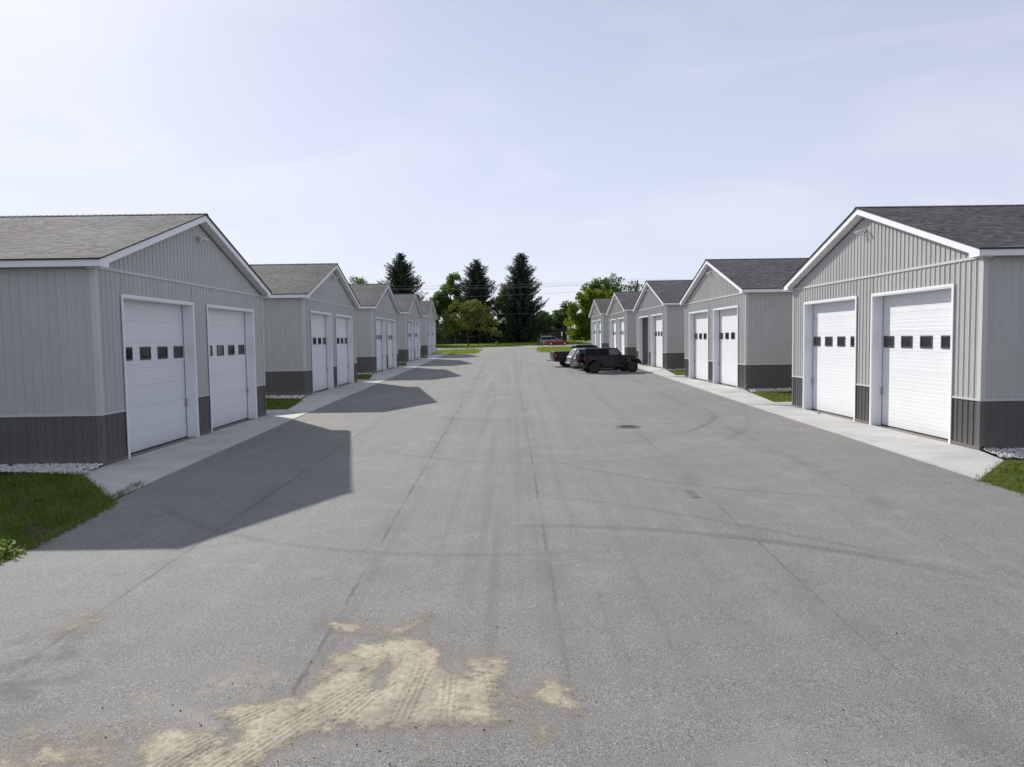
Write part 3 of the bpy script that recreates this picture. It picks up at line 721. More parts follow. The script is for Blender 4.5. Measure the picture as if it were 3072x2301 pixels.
def gravel(poly, n, size, label, zf):
    c = sample_poly(poly, n); F = []; V = []
    oct_ = np.array([(1,0,0),(0,1,0),(-1,0,0),(0,-1,0),(0,0,1),(0,0,-1)], float)
    fi = [(0,1,4),(1,2,4),(2,3,4),(3,0,4),(1,0,5),(2,1,5),(3,2,5),(0,3,5)]
    for (x, y) in c:
        s = size * (.6 + .8 * rng.random(3)); a = rng.random() * 6.28; ca, sa = math.cos(a), math.sin(a)
        p = oct_ * s * (.75 + .5 * rng.random((6, 1))); p = np.stack([p[:, 0]*ca - p[:, 1]*sa, p[:, 0]*sa + p[:, 1]*ca, p[:, 2] * .75], 1) + (x, y, zf(x, y) + rng.random() * size * .8)
        F.append(p[np.array(fi)]); V.append(np.full(8, np.clip(rng.normal(.55, .22), 0, 1)))
    return tag(link('gravel', quad_cloud('gravel', np.concatenate(F), M['stone'], np.concatenate(V))), label, 'gravel', kind='stuff')
def bed(poly, zf, label):
    pass
for side, labs in (('L', 'left'), ('R', 'right')):
    s = -1 if side == 'L' else 1
    for i in range(5):
        x, y, z, a = PLACE[side][i]; n = [2600, 700, 300, 160, 100][i]
        zz = z + CAM_Z
        wd = .95 if i == 0 else .75
        if i == 0:
            poly = [(x + s * .02, y - .04), (x + s * .0, y - .86), (x + s * 1.2, y - .45 if side == 'L' else y - 1.15), (x + s * 3.2, y - .15 if side == 'L' else y - 1.1), (x + s * 6, y - .2 if side == 'L' else y - 1.0), (x + s * 6, y + .0), (x + s * 3, y - .04)]
            if side == 'L': poly = [(x - s*.05, y - .05), (x - s*.07, y - .95), (x + s*1.2, y - .72), (x + s*2.6, y - .55), (x + s*6, y - .5), (x + s*6, y - .04)]
        else: poly = [(x + s * .05, y - .04), (x + s * .05, y - wd), (x + s * 3.2, y - wd), (x + s * 3.2, y - .04)]
        gravel(poly, n, .034 if i == 0 else .05, f'white stone bed along the side of garage {["one", "two", "three", "four", "five"][i]} on the {labs}',
               lambda px, py, y=y, zz=zz: float(gz(px, py)) + .015 + max(0, .09 - .09 * (y - py) / .9))

def fringe(path, n, label, mat='grass'):
    p = np.array(path); seg = np.hypot(*np.diff(p, axis=0).T); cum = np.r_[0, np.cumsum(seg)]; t = rng.random(n) * cum[-1]
    x = np.interp(t, cum, p[:, 0]) + rng.normal(0, .07, n); y = np.interp(t, cum, p[:, 1]) + rng.normal(0, .07, n)
    Q = []; V = []
    for b in range(4):
        a = rng.random(n) * 6.28; l = .05 + .09 * rng.random(n); w = .006 + .004 * rng.random(n); dx, dy = np.cos(a), np.sin(a); z = gz(x, y) - .01
        p0 = np.stack([x - dy * w, y + dx * w, z], 1); p1 = np.stack([x + dy * w, y - dx * w, z], 1); e = np.stack([x + dx * l * .7, y + dy * l * .7, z + l * (.3 + .6 * rng.random(n))], 1)
        Q.append(np.stack([p0, p1, e], 1)); V.append(np.clip(rng.normal(.55, .25, n), 0, 1))
    tag(link('grass_fringe', quad_cloud('grass_fringe', np.concatenate(Q), M[mat], np.concatenate(V))), label, 'grass', kind='stuff')
fringe([(-7.56, 9.8), (-7.58, 10.5), (-7.68, 12.4), (-7.86, 13.9), (-8.1, 14.4), (-8.3, 16.0)], 900, 'ragged grass creeping over the asphalt at the left lawn edge')
fringe([(-8.08, 14.35), (-9.84, 16.4), (-10.3, 17.1)], 500, 'grass leaning over the near end of the left walkway')
fringe([(10.06, 13.2), (9.98, 14.6), (9.95, 15.2), (11.2, 16.5), (11.9, 17.25)], 700, 'grass creeping over the end of the right walkway')
# weeds lit by the sun at the lawn corner and tufts in the walkway joint
def leafy(name, loc, rad, h, n, size, mat, label):
    p = rng.normal(0, 1, (n, 2)) * rad * .45; z = rng.random(n) * h; a = rng.random(n) * 6.28; t = rng.normal(0, .5, n)
    q = np.zeros((n, 4, 3)); d = np.stack([np.cos(a), np.sin(a), t], 1) * size; e = np.stack([-np.sin(a), np.cos(a), rng.normal(0, .2, n)], 1) * size * .45
    c = np.stack([p[:, 0], p[:, 1], z + .01], 1); q[:, 0] = c - d * .5; q[:, 1] = c + e; q[:, 2] = c + d; q[:, 3] = c - e
    me = quad_cloud(name, q, mat, np.clip(rng.normal(.55, .25, n), 0, 1)); root = empty(name, (*loc, float(gz(*loc)) - .04))
    link('foliage', me, None, root)
    st = MB()
    for k in range(7): aa = rng.random() * 6.28; st.tube([(0, 0, -.02), (math.cos(aa) * rad * .3, math.sin(aa) * rad * .3, h * .8)], [.006, .003], 5)
    st.obj('stem', M['weed'], root); return tag(root, label, 'weed')
leafy('weed_clump', (-7.86, 10.72), .30, .17, 420, .07, M['weed'], 'bright yellow-green weeds in the sun at the left frame edge, nearest the camera')
leafy('weed_clump', (-8.02, 11.02), .26, .19, 320, .07, M['weed'], 'bright weeds at the lawn edge just short of the shadow line')
for (lx, ly, lb) in ((10.04, 15.35, 'small weed growing at the outer corner of the right walkway'), (9.93, 16.9, 'tiny weed in the joint before the right walkway end'), (9.93, 21.9, 'tiny weed in the right walkway joint across from the double doors'), (11.72, 27.6, 'tiny weed at the door sill of the nearest right garage'),
                    (9.94, 27.0, 'tiny weed in the joint near the far door of the right garage'), (-8.12, 15.2, 'low weed tuft at the near end of the left walkway')):
    leafy('joint_weed', (lx, ly), .08, .05, 36, .03, M['weed'], lb)

# manhole cover and tar patch
m = MB(); N = 40; mz = float(gz(3.88, 24.25))
ring = [(.33 * math.cos(2*math.pi*k/N), .33 * math.sin(2*math.pi*k/N)) for k in range(N)]
m.add([(x, y, .012) for x, y in ring] + [(x * 1.02, y * 1.02, -.05) for x, y in ring], [tuple(range(N))] + [(k, N + k, N + (k+1) % N, (k+1) % N) for k in range(N)])
mh = empty('manhole_cover', (3.88, 24.25, mz)); tag(mh, 'round rusty iron manhole cover set in the asphalt', 'manhole')
m.obj('lid', M['iron'], mh)
m = MB(); ro = [(.43 * math.cos(2*math.pi*k/N), .43 * math.sin(2*math.pi*k/N)) for k in range(N)]
m.add([(x * 1.06, y * 1.06, .016) for x, y in ring] + [(x, y, .006) for x, y in ro], [(k, N + k, N + (k+1) % N, (k+1) % N) for k in range(N)]); m.obj('rim', M['patch'], mh)
m = MB()
for k in range(-3, 4): m.box(-.22, .22, k * .07 - .012, k * .07 + .012, .012, .02)
m.obj('tread_bars', M['iron'], mh)
m = MB(); pp = [(3.47, 14.62), (3.485, 14.2), (3.48, 13.95), (3.57, 13.96), (3.655, 14.02), (3.66, 14.3), (3.65, 14.64), (3.56, 14.66)]
m.add([(x, y, float(gz(x, y)) + .006) for x, y in pp], [tuple(range(len(pp)))]); tag(m.obj('asphalt_patch', M['patch']), 'small dark tar patch in the asphalt right of centre', 'patch', kind='structure')

# spilled sand with tyre treads pressed in
SAND = [[(-2.64, 6.15), (-2.54, 6.31), (-2.22, 6.37), (-1.98, 6.49), (-1.99, 6.89), (-1.94, 7.36), (-1.72, 7.45), (-1.41, 7.64), (-1.19, 7.74), (-1.01, 7.77), (-.9, 7.53), (-.7, 7.26), (-.63, 7.08), (-.53, 6.95), (-.41, 6.93), (-.14, 6.84), (-.11, 6.57), (-.04, 6.57), (-.13, 6.42), (-.13, 6.18), (.03, 6.0), (-.08, 5.88), (-.58, 5.89), (-1.04, 5.88), (-1.37, 5.87), (-1.61, 5.75), (-1.8, 5.64), (-1.86, 5.53), (-1.93, 5.37), (-2.37, 5.1), (-2.9, 5.1), (-3.07, 5.67), (-3.06, 5.82), (-3.22, 5.95), (-3.02, 5.99), (-2.83, 5.99), (-2.65, 5.9), (-2.41, 5.81), (-2.32, 5.75), (-2.46, 5.93)],
        [(.27, 6.69), (.4, 6.66), (.45, 6.53), (.29, 6.46), (.38, 6.41), (.48, 6.22), (.3, 6.22), (.24, 6.41)],
        [(-2.13, 8.16), (-1.8, 8.02), (-1.78, 7.94), (-2.08, 8.05)], [(-1.36, 7.80), (-1.17, 8.10), (-1.02, 8.36), (-.98, 8.28), (-1.10, 8.0), (-1.28, 7.80)], [(-1.75, 7.93), (-1.45, 8.03), (-1.44, 7.96)],
        [(-4.1, 5.87), (-3.66, 5.62), (-3.47, 5.56), (-3.46, 5.75), (-3.64, 5.9), (-3.40, 5.78), (-3.33, 5.54), (-3.47, 5.40), (-3.68, 5.48)], [(-4.2, 5.5), (-3.81, 5.46), (-3.9, 5.3), (-4.2, 5.3)],
        [(-5.16, 7.9), (-5.0, 8.42), (-4.69, 8.32), (-4.95, 8.12)], [(-.5, 7.14), (-.12, 7.19), (-.14, 6.84), (-.41, 6.93)], [(.05, 6.35), (.2, 5.95), (.22, 5.7), (.12, 6.0)]]
THICK = [1, .55, .35, .5, .25, .5, .5, .2, .45, .25]
HOLE = [[(-1.29, 7.47), (-1.18, 7.09), (-1.18, 6.6), (-1.28, 6.45), (-1.41, 6.6), (-1.44, 7.04)], [(-1.81, 7.23), (-1.74, 6.88), (-1.79, 6.61), (-1.84, 6.72), (-1.86, 7.05)]]
def vnoise(x, y, f, seed):
    r = np.random.default_rng(seed); g = r.random((64, 64)); xf, yf = x * f, y * f; xi, yi = np.floor(xf).astype(int), np.floor(yf).astype(int); tx, ty = smooth(xf - xi), smooth(yf - yi)
    G = lambda a, b: g[a % 64, b % 64]
    return (G(xi, yi) * (1-tx) + G(xi+1, yi) * tx) * (1-ty) + (G(xi, yi+1) * (1-tx) + G(xi+1, yi+1) * tx) * ty
st = .0165; gx = np.arange(-5.4, .8, st); gy = np.arange(5.0, 8.6, st); XX, YY = np.meshgrid(gx, gy)
nzz = (vnoise(XX, YY, 3.1, 1) - .5) * .16 + (vnoise(XX, YY, 9, 2) - .5) * .09 + (vnoise(XX, YY, 23, 3) - .5) * .05
cov = np.zeros_like(XX); hgt = np.zeros_like(XX)
for poly, th in zip(SAND, THICK):
    d = polydist(XX, YY, poly) + nzz; cov = np.maximum(cov, np.clip((.26 if th == 1 else .60) + d / .34, 0, .80) * (.6 + .4 * th) * np.clip(.62 + .75 * vnoise(XX, YY, 4.3, 11) + .35 * (vnoise(XX, YY, 12, 12) - .5), .3, 1.15))
    cov = np.maximum(cov, np.clip(.24 + d / 1.2, 0, .24) * (.4 + .9 * vnoise(XX, YY, 2.6, 13))); hgt = np.maximum(hgt, smooth(d / .22) * .010 * th)
for poly in HOLE:
    d = polydist(XX, YY, poly) + nzz; k = 1 - np.clip(.45 + d / .22, 0, 1); cov = np.minimum(cov, .30 + .70 * k); hgt *= k
def tread(x0, y0, ang, width, y_lo, y_hi):
    """a tyre print: ribs along the track and lugs across the outer ones"""
    ca, sa = math.cos(ang), math.sin(ang); al = (XX - x0) * ca + (YY - y0) * sa; ac = -(XX - x0) * sa + (YY - y0) * ca
    inb = smooth((width / 2 - np.abs(ac)) / .03) * (YY > y_lo) * (YY < y_hi)
    rib = np.cos(ac * 2 * math.pi / .056); lug = np.cos((al + np.sign(ac) * np.abs(ac) * .5) * 2 * math.pi / .085)
    return inb, .75 * rib + .40 * lug * (np.abs(np.abs(ac) - width * .36) < .045)
tr = np.zeros_like(XX)
for args in ((-2.35, 6.05, R(50), .24, 5.7, 6.5), (-1.95, 5.9, R(56), .26, 5.2, 6.6), (-1.5, 6.05, R(66), .26, 5.2, 6.75), (-.98, 6.2, R(84), .24, 5.4, 6.95), (-.62, 6.2, R(92), .20, 5.3, 6.8), (-.18, 6.1, R(97), .16, 5.4, 6.9), (-2.62, 5.5, R(60), .34, 5.0, 5.9), (-2.1, 5.5, R(60), .26, 5.0, 5.9)):
    inb, pat = tread(*args); tr = np.where(inb > .3, pat * inb, tr)
hgt = hgt + tr * .0065 * np.clip(hgt / .009, 0, 1) + (vnoise(XX, YY, 31, 5) - .5) * .004 * np.clip(hgt / .006, 0, 1)
ZZ = gz(XX, YY) + .0035 + np.clip(hgt, -.001, .03)
keep = cov > .03; idx = -np.ones(XX.shape, int); 
cell = keep[:-1, :-1] | keep[1:, :-1] | keep[:-1, 1:] | keep[1:, 1:]
ci, cj = np.nonzero(cell); used = np.zeros(XX.shape, bool)
for di in (0, 1):
    for dj in (0, 1): used[ci + di, cj + dj] = True
idx[used] = np.arange(used.sum())
me = bpy.data.meshes.new('sand'); me.from_pydata(np.stack([XX[used], YY[used], ZZ[used]], 1).tolist(), [], np.stack([idx[ci, cj], idx[ci, cj+1], idx[ci+1, cj+1], idx[ci+1, cj]], 1).tolist())
at = me.attributes.new('cover', 'FLOAT', 'POINT'); at.data.foreach_set('value', cov[used].astype(np.float32)); me.materials.append(M['sand'])
me.polygons.foreach_set('use_smooth', np.ones(len(me.polygons), bool))
tag(link('spilled_sand', me), 'patch of spilled tan sand marked by tyre treads in the foreground', 'sand', kind='stuff')
# loose pebbles and crumbs
pc = np.vstack([np.stack([rng.normal(-1.5, .85, 260), rng.normal(6.15, .55, 260)], 1), np.stack([rng.uniform(-6.5, 8, 150), rng.uniform(5.3, 16, 150)], 1)])
F = []
oct_ = np.array([(1,0,0),(0,1,0),(-1,0,0),(0,-1,0),(0,0,1),(0,0,-1)], float); fi = np.array([(0,1,4),(1,2,4),(2,3,4),(3,0,4),(1,0,5),(2,1,5),(3,2,5),(0,3,5)])
for x, y in pc: s = .003 + .008 * rng.random() ** 4; p = oct_ * s * (.6 + .7 * rng.random((6, 3))) + (x, y, float(gz(x, y)) + .003 + s * .3); F.append(p[fi])
tag(link('pebbles', quad_cloud('pebbles', np.concatenate(F), M['pebble'])), 'scattered dark pebbles and crumbs on the asphalt', 'pebbles', kind='stuff')

# ------------------------------------------------------------------ vehicles
def arch(cx, r, zb, n=9):
    """notch points from rear to front around a wheel centre at wheel height"""
    cz, rr = r * .78, r * 1.22; out = []
    t0 = math.asin(max(-1, min(1, (zb - cz) / rr)))
    for k in range(n + 1): t = math.pi - t0 - (math.pi - 2 * t0) * k / n; out.append((cx + rr * math.cos(t), cz + rr * math.sin(t)))
    return out
def prism(m, pts, y0f, y1f):
    """extrude an (x, z) outline between two width functions"""
    n = len(pts); V = [(x, y0f(x, z), z) for x, z in pts] + [(x, y1f(x, z), z) for x, z in pts]
    m.add(V, [tuple(range(n)), tuple(range(n, 2*n))[::-1]] + [(i, n + i, n + (i+1) % n, (i+1) % n) for i in range(n)])
def tri_obj(m, name, mat, parent):
    me = m.mesh(name, mat); bm = bmesh.new(); bm.from_mesh(me); bmesh.ops.recalc_face_normals(bm, faces=bm.faces)
    bmesh.ops.triangulate(bm, faces=[f for f in bm.faces if len(f.verts) > 4]); bm.to_mesh(me); bm.free(); return link(name, me, None, parent)
def wheel(root, cx, y, r, w, rim_mat, spokes, side, rr=.66, name='wheel'):
    prof = [(-w/2, r * .62), (-w/2, r * .92), (-w * .36, r), (w * .36, r), (w/2, r * .92), (w/2, r * .62)]; N = 28
    m = MB(); V = []; F = []
    for (yy, q) in prof: V += [(q * math.cos(2*math.pi*k/N), yy, q * math.sin(2*math.pi*k/N)) for k in range(N)]
    for i in range(len(prof) - 1): F += [(i*N + k, i*N + (k+1) % N, (i+1)*N + (k+1) % N, (i+1)*N + k) for k in range(N)]
    m.add(V, F, True); wo_ = m.obj(name, M['tyre'], root, fix=True); wo_.location = (cx, y, r)
    m = MB(); yo = side * w * .30; q = r * rr
    m.tube([(0, -side * w * .3, 0), (0, yo - side * .03, 0)], q * .98, N); m.tube([(0, yo - side * .03, 0), (0, yo + side * .035, 0)], q * .2, 12)
    m.obj('wheel_back', M['plastic'], wo_)
    m = MB()
    for k in range(N):
        a0, a1 = 2*math.pi*k/N, 2*math.pi*(k+1)/N
        P = lambda a, qq, yy: (qq * math.cos(a), yy, qq * math.sin(a))
        m.add([P(a0, q, yo + side*.02), P(a1, q, yo + side*.02), P(a1, q * .88, yo + side*.02), P(a0, q * .88, yo + side*.02), P(a0, q*1.02, yo - side*.03), P(a1, q*1.02, yo - side*.03), P(a1, q*.86, yo - side*.04), P(a0, q*.86, yo - side*.04)], [(0,1,2,3), (0,4,5,1), (3,2,6,7)])
    for k in range(spokes):
        a = 2*math.pi*k/spokes + .3; ca, sa = math.cos(a), math.sin(a); h = q * (.16 if spokes > 5 else .2)
        def S(t, o, yy): return (ca * t - sa * o, yy, sa * t + ca * o)
        b_ = [S(q*.1, -h, yo), S(q*.92, -h*.6, yo), S(q*.92, h*.6, yo), S(q*.1, h, yo)]
        m.hexa(b_, [(p[0], p[1] + side * .025, p[2]) for p in b_])
    m.obj('rim', rim_mat, wo_, fix=True)
    return wo_
def cpanel(root, name, mat, p1, p2, w1, w2, th=.012, out=.004):
    """panel across the car between two points of the side outline"""
    (x1, z1), (x2, z2) = p1, p2; nx, nz = (z2 - z1), -(x2 - x1); l = math.hypot(nx, nz); nx, nz = nx / l, nz / l
    if nz < 0 and abs(nz) > .2: nx, nz = -nx, -nz
    b_ = [(x1 + nx*out, -w1, z1 + nz*out), (x1 + nx*out, w1, z1 + nz*out), (x2 + nx*out, w2, z2 + nz*out), (x2 + nx*out, -w2, z2 + nz*out)]
    m = MB(); m.hexa(b_, [(p[0] + nx*th, p[1], p[2] + nz*th) for p in b_]); return m.obj(name, mat, root, fix=True)
def spanel(root, name, mat, pts, yf, th=.012, out=.003, sides=(1, -1)):
    for s in sides:
        m = MB(); prism(m, pts, lambda x, z: s * (yf(x, z) + out), lambda x, z: s * (yf(x, z) + out + th)); tri_obj(m, name, mat, root)
def vbox(root, name, mat, *b, bev=.02):
    m = MB(); m.box(*b); o = m.obj(name, mat, root)
    if bev: bevel(o, bev)
    return o

def car(spec):
    root = empty(spec['name']); hw = spec['hw']; belt = spec['belt']; top = spec['top']; k = spec.get('tumble', .2)
    xe = spec['ends']
    def yf(x, z):
        w = hw
        if z > belt: w -= k * (z - belt) / (top - belt)
        if z < .55: w -= .05 * (.55 - z) / .3
        for xx, sg in ((xe[0], 1), (xe[1], -1)):
            d = (x - xx) * sg
            if d < .55: w -= .12 * (1 - max(d, 0) / .55) ** 2
        return w
    zb = spec['zb']; low = [(xe[0] + .06, zb)]
    for (cx, r) in spec['wheels']: low += arch(cx, r, zb)
    low += [(xe[1] - .06, zb)]
    out = low + spec['upper']
    m = MB(); prism(m, out, lambda x, z: -yf(x, z), lambda x, z: yf(x, z))
    body = bevel(tri_obj(m, 'body', M[spec['paint']], root), .03, 2, 28)
    vbox(root, 'underbody', M['plastic'], xe[0] + .25, xe[1] - .25, -hw * .72, hw * .72, zb - .06, zb + .3, bev=0)
    for (cx, r) in spec['wheels']:
        for s in (1, -1): wheel(root, cx, s * (hw - .11), r, spec.get('tw', .23), M[spec['rim']], spec.get('spokes', 5), s)
    for pts in spec.get('windows', []): spanel(root, 'side_window', M[spec.get('glass', 'carglass')], pts, yf)
    for nm, mt, p1, p2, w1, w2 in spec.get('cross', []): cpanel(root, nm, M[mt], p1, p2, w1, w2)
    for nm, mt, pts in spec.get('side', []): spanel(root, nm, M[mt], pts, yf, .02)
    for nm, mt, bx in spec.get('boxes', []): vbox(root, nm, M[mt], *bx)
    return root
def put(o, x, y, yaw, label, cat, group=None):
    o.location = (x, y, float(gz(x, y))); o.rotation_euler = (0, 0, yaw); return tag(o, label, cat, group)

# black four-door off-roader
def jeep():
    root = empty('off_road_vehicle'); r = .41; hw = .79
    def yf(x, z): return hw - (.11 * (z - 1.27) / .56 if z > 1.27 else 0) - (.13 * (x - 2.3) / 1.05 if x > 2.3 else 0)
    out = [(-.74, .62), (-.56, .60)] + [(-.54, .78), (-.38, .95), (.38, .95), (.54, .78), (.6, .56)] + [(2.25, .56), (2.42, .70), (2.56, .95), (3.30, .95), (3.36, .80), (3.36, 1.16), (3.28, 1.235), (2.75, 1.30), (2.22, 1.31), (2.20, 1.27), (-.76, 1.27)]
    m = MB(); prism(m, out, lambda x, z: -yf(x, z), lambda x, z: yf(x, z)); bevel(tri_obj(m, 'body', M['black'], root), .025, 2)
    top = [(-.76, 1.275), (2.20, 1.275), (1.86, 1.80), (1.6, 1.84), (-.62, 1.84), (-.72, 1.79)]
    m = MB(); prism(m, top, lambda x, z: -yf(x, z), lambda x, z: yf(x, z)); bevel(tri_obj(m, 'hard_top', M['black'], root), .035, 3)
    for pts in ([(-.62, 1.34), (.20, 1.34), (.20, 1.74), (-.60, 1.74)], [(.34, 1.32), (1.08, 1.32), (1.06, 1.74), (.34, 1.74)]): spanel(root, 'side_window', M['carglass'], pts, yf)
    spanel(root, 'side_window', M['carglass2'], [(1.16, 1.32), (2.04, 1.32), (1.78, 1.74), (1.14, 1.74)], yf)
    for pts in ([(.30, .72), (1.10, .62), (1.10, 1.28), (.30, 1.28)], [(1.13, .62), (2.10, .62), (2.16, 1.28), (1.13, 1.28)]): spanel(root, 'door', M['black'], pts, yf, .014)
    for x in (.95, 1.95): spanel(root, 'door_handle', M['plastic'], [(x - .26, 1.14), (x - .10, 1.14), (x - .10, 1.19), (x - .26, 1.19)], yf, .05)
    cpanel(root, 'windshield', M['carglass2'], (2.18, 1.31), (1.88, 1.77), .68, .62)
    cpanel(root, 'rear_window', M['carglass'], (-.765, 1.33), (-.735, 1.74), .62, .58)
    cpanel(root, 'grille', M['plastic'], (3.365, .86), (3.365, 1.16), .50, .50)
    for s in (1, -1):
        m = MB(); m.tube([(3.33, s * .38, 1.03), (3.40, s * .38, 1.03)], .105, 16); m.obj('headlight', M['amber'], root)
        for cx in (0, 2.95):
            fl = [(-.66, .60), (-.60, .66), (-.42, .96), (.42, .96), (.66, .70), (.70, .62), (.74, .62), (.70, .78), (.46, 1.03), (-.46, 1.03), (-.66, .70), (-.74, .60)]
            m = MB(); prism(m, [(cx + x, z) for x, z in fl], lambda x, z: s * .60, lambda x, z: s * .93); bevel(tri_obj(m, 'fender_flare', M['plastic'], root), .02)
            wheel(root, cx, s * .80, r, .30, M['rimdark'], 8, s, .6)
        vbox(root, 'mirror', M['plastic'], 1.92, 2.04, s * .82 if s > 0 else -1.02, 1.02 if s > 0 else s * .82, 1.32, 1.48)
        vbox(root, 'rock_rail', M['plastic'], .62, 2.3, .72 if s > 0 else -.84, .84 if s > 0 else -.72, .48, .56)
        vbox(root, 'tail_light', M['taillight'], -.80, -.74, s * .60 if s > 0 else -.74, .74 if s > 0 else s * .60, .92, 1.16)
    vbox(root, 'front_bumper', M['plastic'], 3.45, 3.68, -.72, .72, .62, .80); vbox(root, 'winch', M['iron'], 3.38, 3.6, -.3, .3, .80, .95)
    m = MB(); m.tube([(3.58, -.42, .78), (3.62, -.40, 1.02), (3.62, .40, 1.02), (3.58, .42, .78)], .03, 8); m.obj('bumper_hoop', M['plastic'], root)
    vbox(root, 'rear_bumper', M['plastic'], -.95, -.76, -.72, .72, .58, .74)
    sp = wheel(root, 0, 0, .40, .28, M['rimdark'], 8, 1, .6, name='spare_wheel'); sp.rotation_euler = (0, 0, R(90)); sp.location = (-.93, .08, 1.13)
    vbox(root, 'underbody', M['plastic'], -.6, 3.2, -.45, .45, .38, .6, bev=0)
    m = MB(); m.tube([(0, -.7, .41), (0, .7, .41)], .06, 8); m.tube([(2.95, -.7, .41), (2.95, .7, .41)], .06, 8); m.obj('axle', M['iron'], root)
    return root
YAW = R(13)
put(jeep(), 5.95, 53.4 + .85, YAW, 'black boxy four-door off-road vehicle with spare wheel, nearest of the parked row', 'off-road vehicle', 'vehicles parked nose-in on the right')
def suv(paint_, name):
    return car(dict(name=name, hw=.92, belt=1.02, top=1.68, zb=.30, ends=(-.95, 3.65), wheels=[(0, .36), (2.72, .36)], paint=paint_, rim='chrome', spokes=7, tumble=.22,
        upper=[(3.65, .62), (3.58, .82), (3.30, .95), (2.55, 1.06), (1.75, 1.60), (1.2, 1.68), (-.25, 1.66), (-.52, 1.58), (-.86, 1.02), (-.95, .90), (-.97, .50)],
        windows=[[(-.55, 1.10), (.25, 1.08), (.30, 1.52), (-.30, 1.52)], [(.35, 1.07), (1.20, 1.06), (1.15, 1.55), (.38, 1.53)], [(1.27, 1.06), (2.2, 1.06), (1.68, 1.50), (1.22, 1.56)]],
        cross=[('windshield', 'carglass2', (2.50, 1.09), (1.80, 1.56), .74, .64), ('rear_window', 'carglass2', (-.84, 1.06), (-.55, 1.55), .72, .62), ('licence_plate', 'plate', (-.955, .70), (-.945, .84), .17, .17)],
        side=[('tail_light', 'taillight', [(-.90, .85), (-.62, .88), (-.66, 1.02), (-.84, 1.04)]), ('headlight', 'amber', [(3.2, .78), (3.56, .72), (3.52, .82), (3.2, .88)]), ('door_handle', 'plastic', [(.42, .92), (.6, .92), (.6, .96), (.42, .96)]), ('sill', 'plastic', [(.48, .30), (2.2, .30), (2.2, .40), (.48, .40)])],
        boxes=[('rear_bumper', 'chrome' if paint_ == 'silver' else 'greycar', (-1.05, -.80, -.80, .80, .38, .62)), ('front_bumper', 'plastic', (3.45, 3.72, -.76, .76, .32, .55)), ('roof_rail', 'plastic', (-.1, 1.3, .66, .70, 1.66, 1.71)), ('roof_rail', 'plastic', (-.1, 1.3, -.70, -.66, 1.66, 1.71)), ('mirror', 'plastic', (1.95, 2.1, .93, 1.08, 1.05, 1.18)), ('mirror', 'plastic', (1.95, 2.1, -1.08, -.93, 1.05, 1.18))]))
put(suv('greycar', 'parked_suv'), 6.0, 57.9, R(9), 'graphite sport utility vehicle parked just behind the black off-roader', 'suv', 'vehicles parked nose-in on the right')
put(suv('silver', 'parked_suv'), 5.72, 60.9, R(8), 'silver sport utility vehicle squeezed between the graphite one and the pickup', 'suv', 'vehicles parked nose-in on the right')
def truck():
    return car(dict(name='pickup_truck', hw=.98, belt=1.30, top=1.88, zb=.50, ends=(-1.22, 4.60), wheels=[(0, .40), (3.57, .40)], paint='black', rim='chrome', spokes=5, tumble=.20, tw=.28,
        upper=[(4.60, .70), (4.58, 1.10), (4.40, 1.18), (3.15, 1.28), (2.55, 1.80), (2.2, 1.88), (.90, 1.88), (.74, 1.82), (.66, 1.33), (-1.18, 1.33), (-1.24, 1.28), (-1.22, .62)],
        windows=[[(.82, 1.36), (1.55, 1.36), (1.55, 1.78), (.90, 1.78)], [(1.65, 1.36), (2.85, 1.36), (2.48, 1.74), (1.65, 1.79)]],
        cross=[('windshield', 'carglass2', (3.10, 1.31), (2.60, 1.76), .80, .70), ('rear_window', 'carglass', (.70, 1.40), (.80, 1.80), .66, .60), ('tailgate', 'black', (-1.245, .72), (-1.255, 1.27), .78, .78), ('licence_plate', 'plate', (-1.34, .58), (-1.34, .70), .16, .16)],
        side=[('door', 'black', [(.78, .62), (1.58, .55), (1.58, 1.31), (.78, 1.31)]), ('door', 'black', [(1.63, .55), (2.95, .55), (2.95, 1.31), (1.63, 1.31)]), ('bed_rail', 'plastic', [(-1.18, 1.28), (.64, 1.28), (.64, 1.34), (-1.18, 1.34)]),
              ('tail_light', 'taillight', [(-1.22, .86), (-.98, .86), (-1.02, 1.05), (-1.10, 1.20), (-1.22, 1.22)]), ('headlight', 'amber', [(4.2, .95), (4.54, .93), (4.52, 1.10), (4.2, 1.10)])],
        boxes=[('rear_bumper', 'chrome', (-1.42, -1.18, -.92, .92, .52, .74)), ('tow_hitch', 'iron', (-1.62, -1.40, -.04, .04, .50, .57)), ('tow_ball', 'chrome', (-1.60, -1.53, -.035, .035, .57, .66)), ('front_bumper', 'chrome', (4.5, 4.72, -.92, .92, .55, .76)), ('mirror', 'plastic', (2.75, 2.9, .96, 1.22, 1.33, 1.58)), ('mirror', 'plastic', (2.75, 2.9, -1.22, -.96, 1.33, 1.58)), ('bed_cover', 'plastic', (-1.1, .62, -.85, .85, 1.30, 1.345))]))
put(truck(), 4.75, 63.75, R(7), 'black pickup truck with chrome bumper and tow hitch, farthest of the parked row', 'truck', 'vehicles parked nose-in on the right')
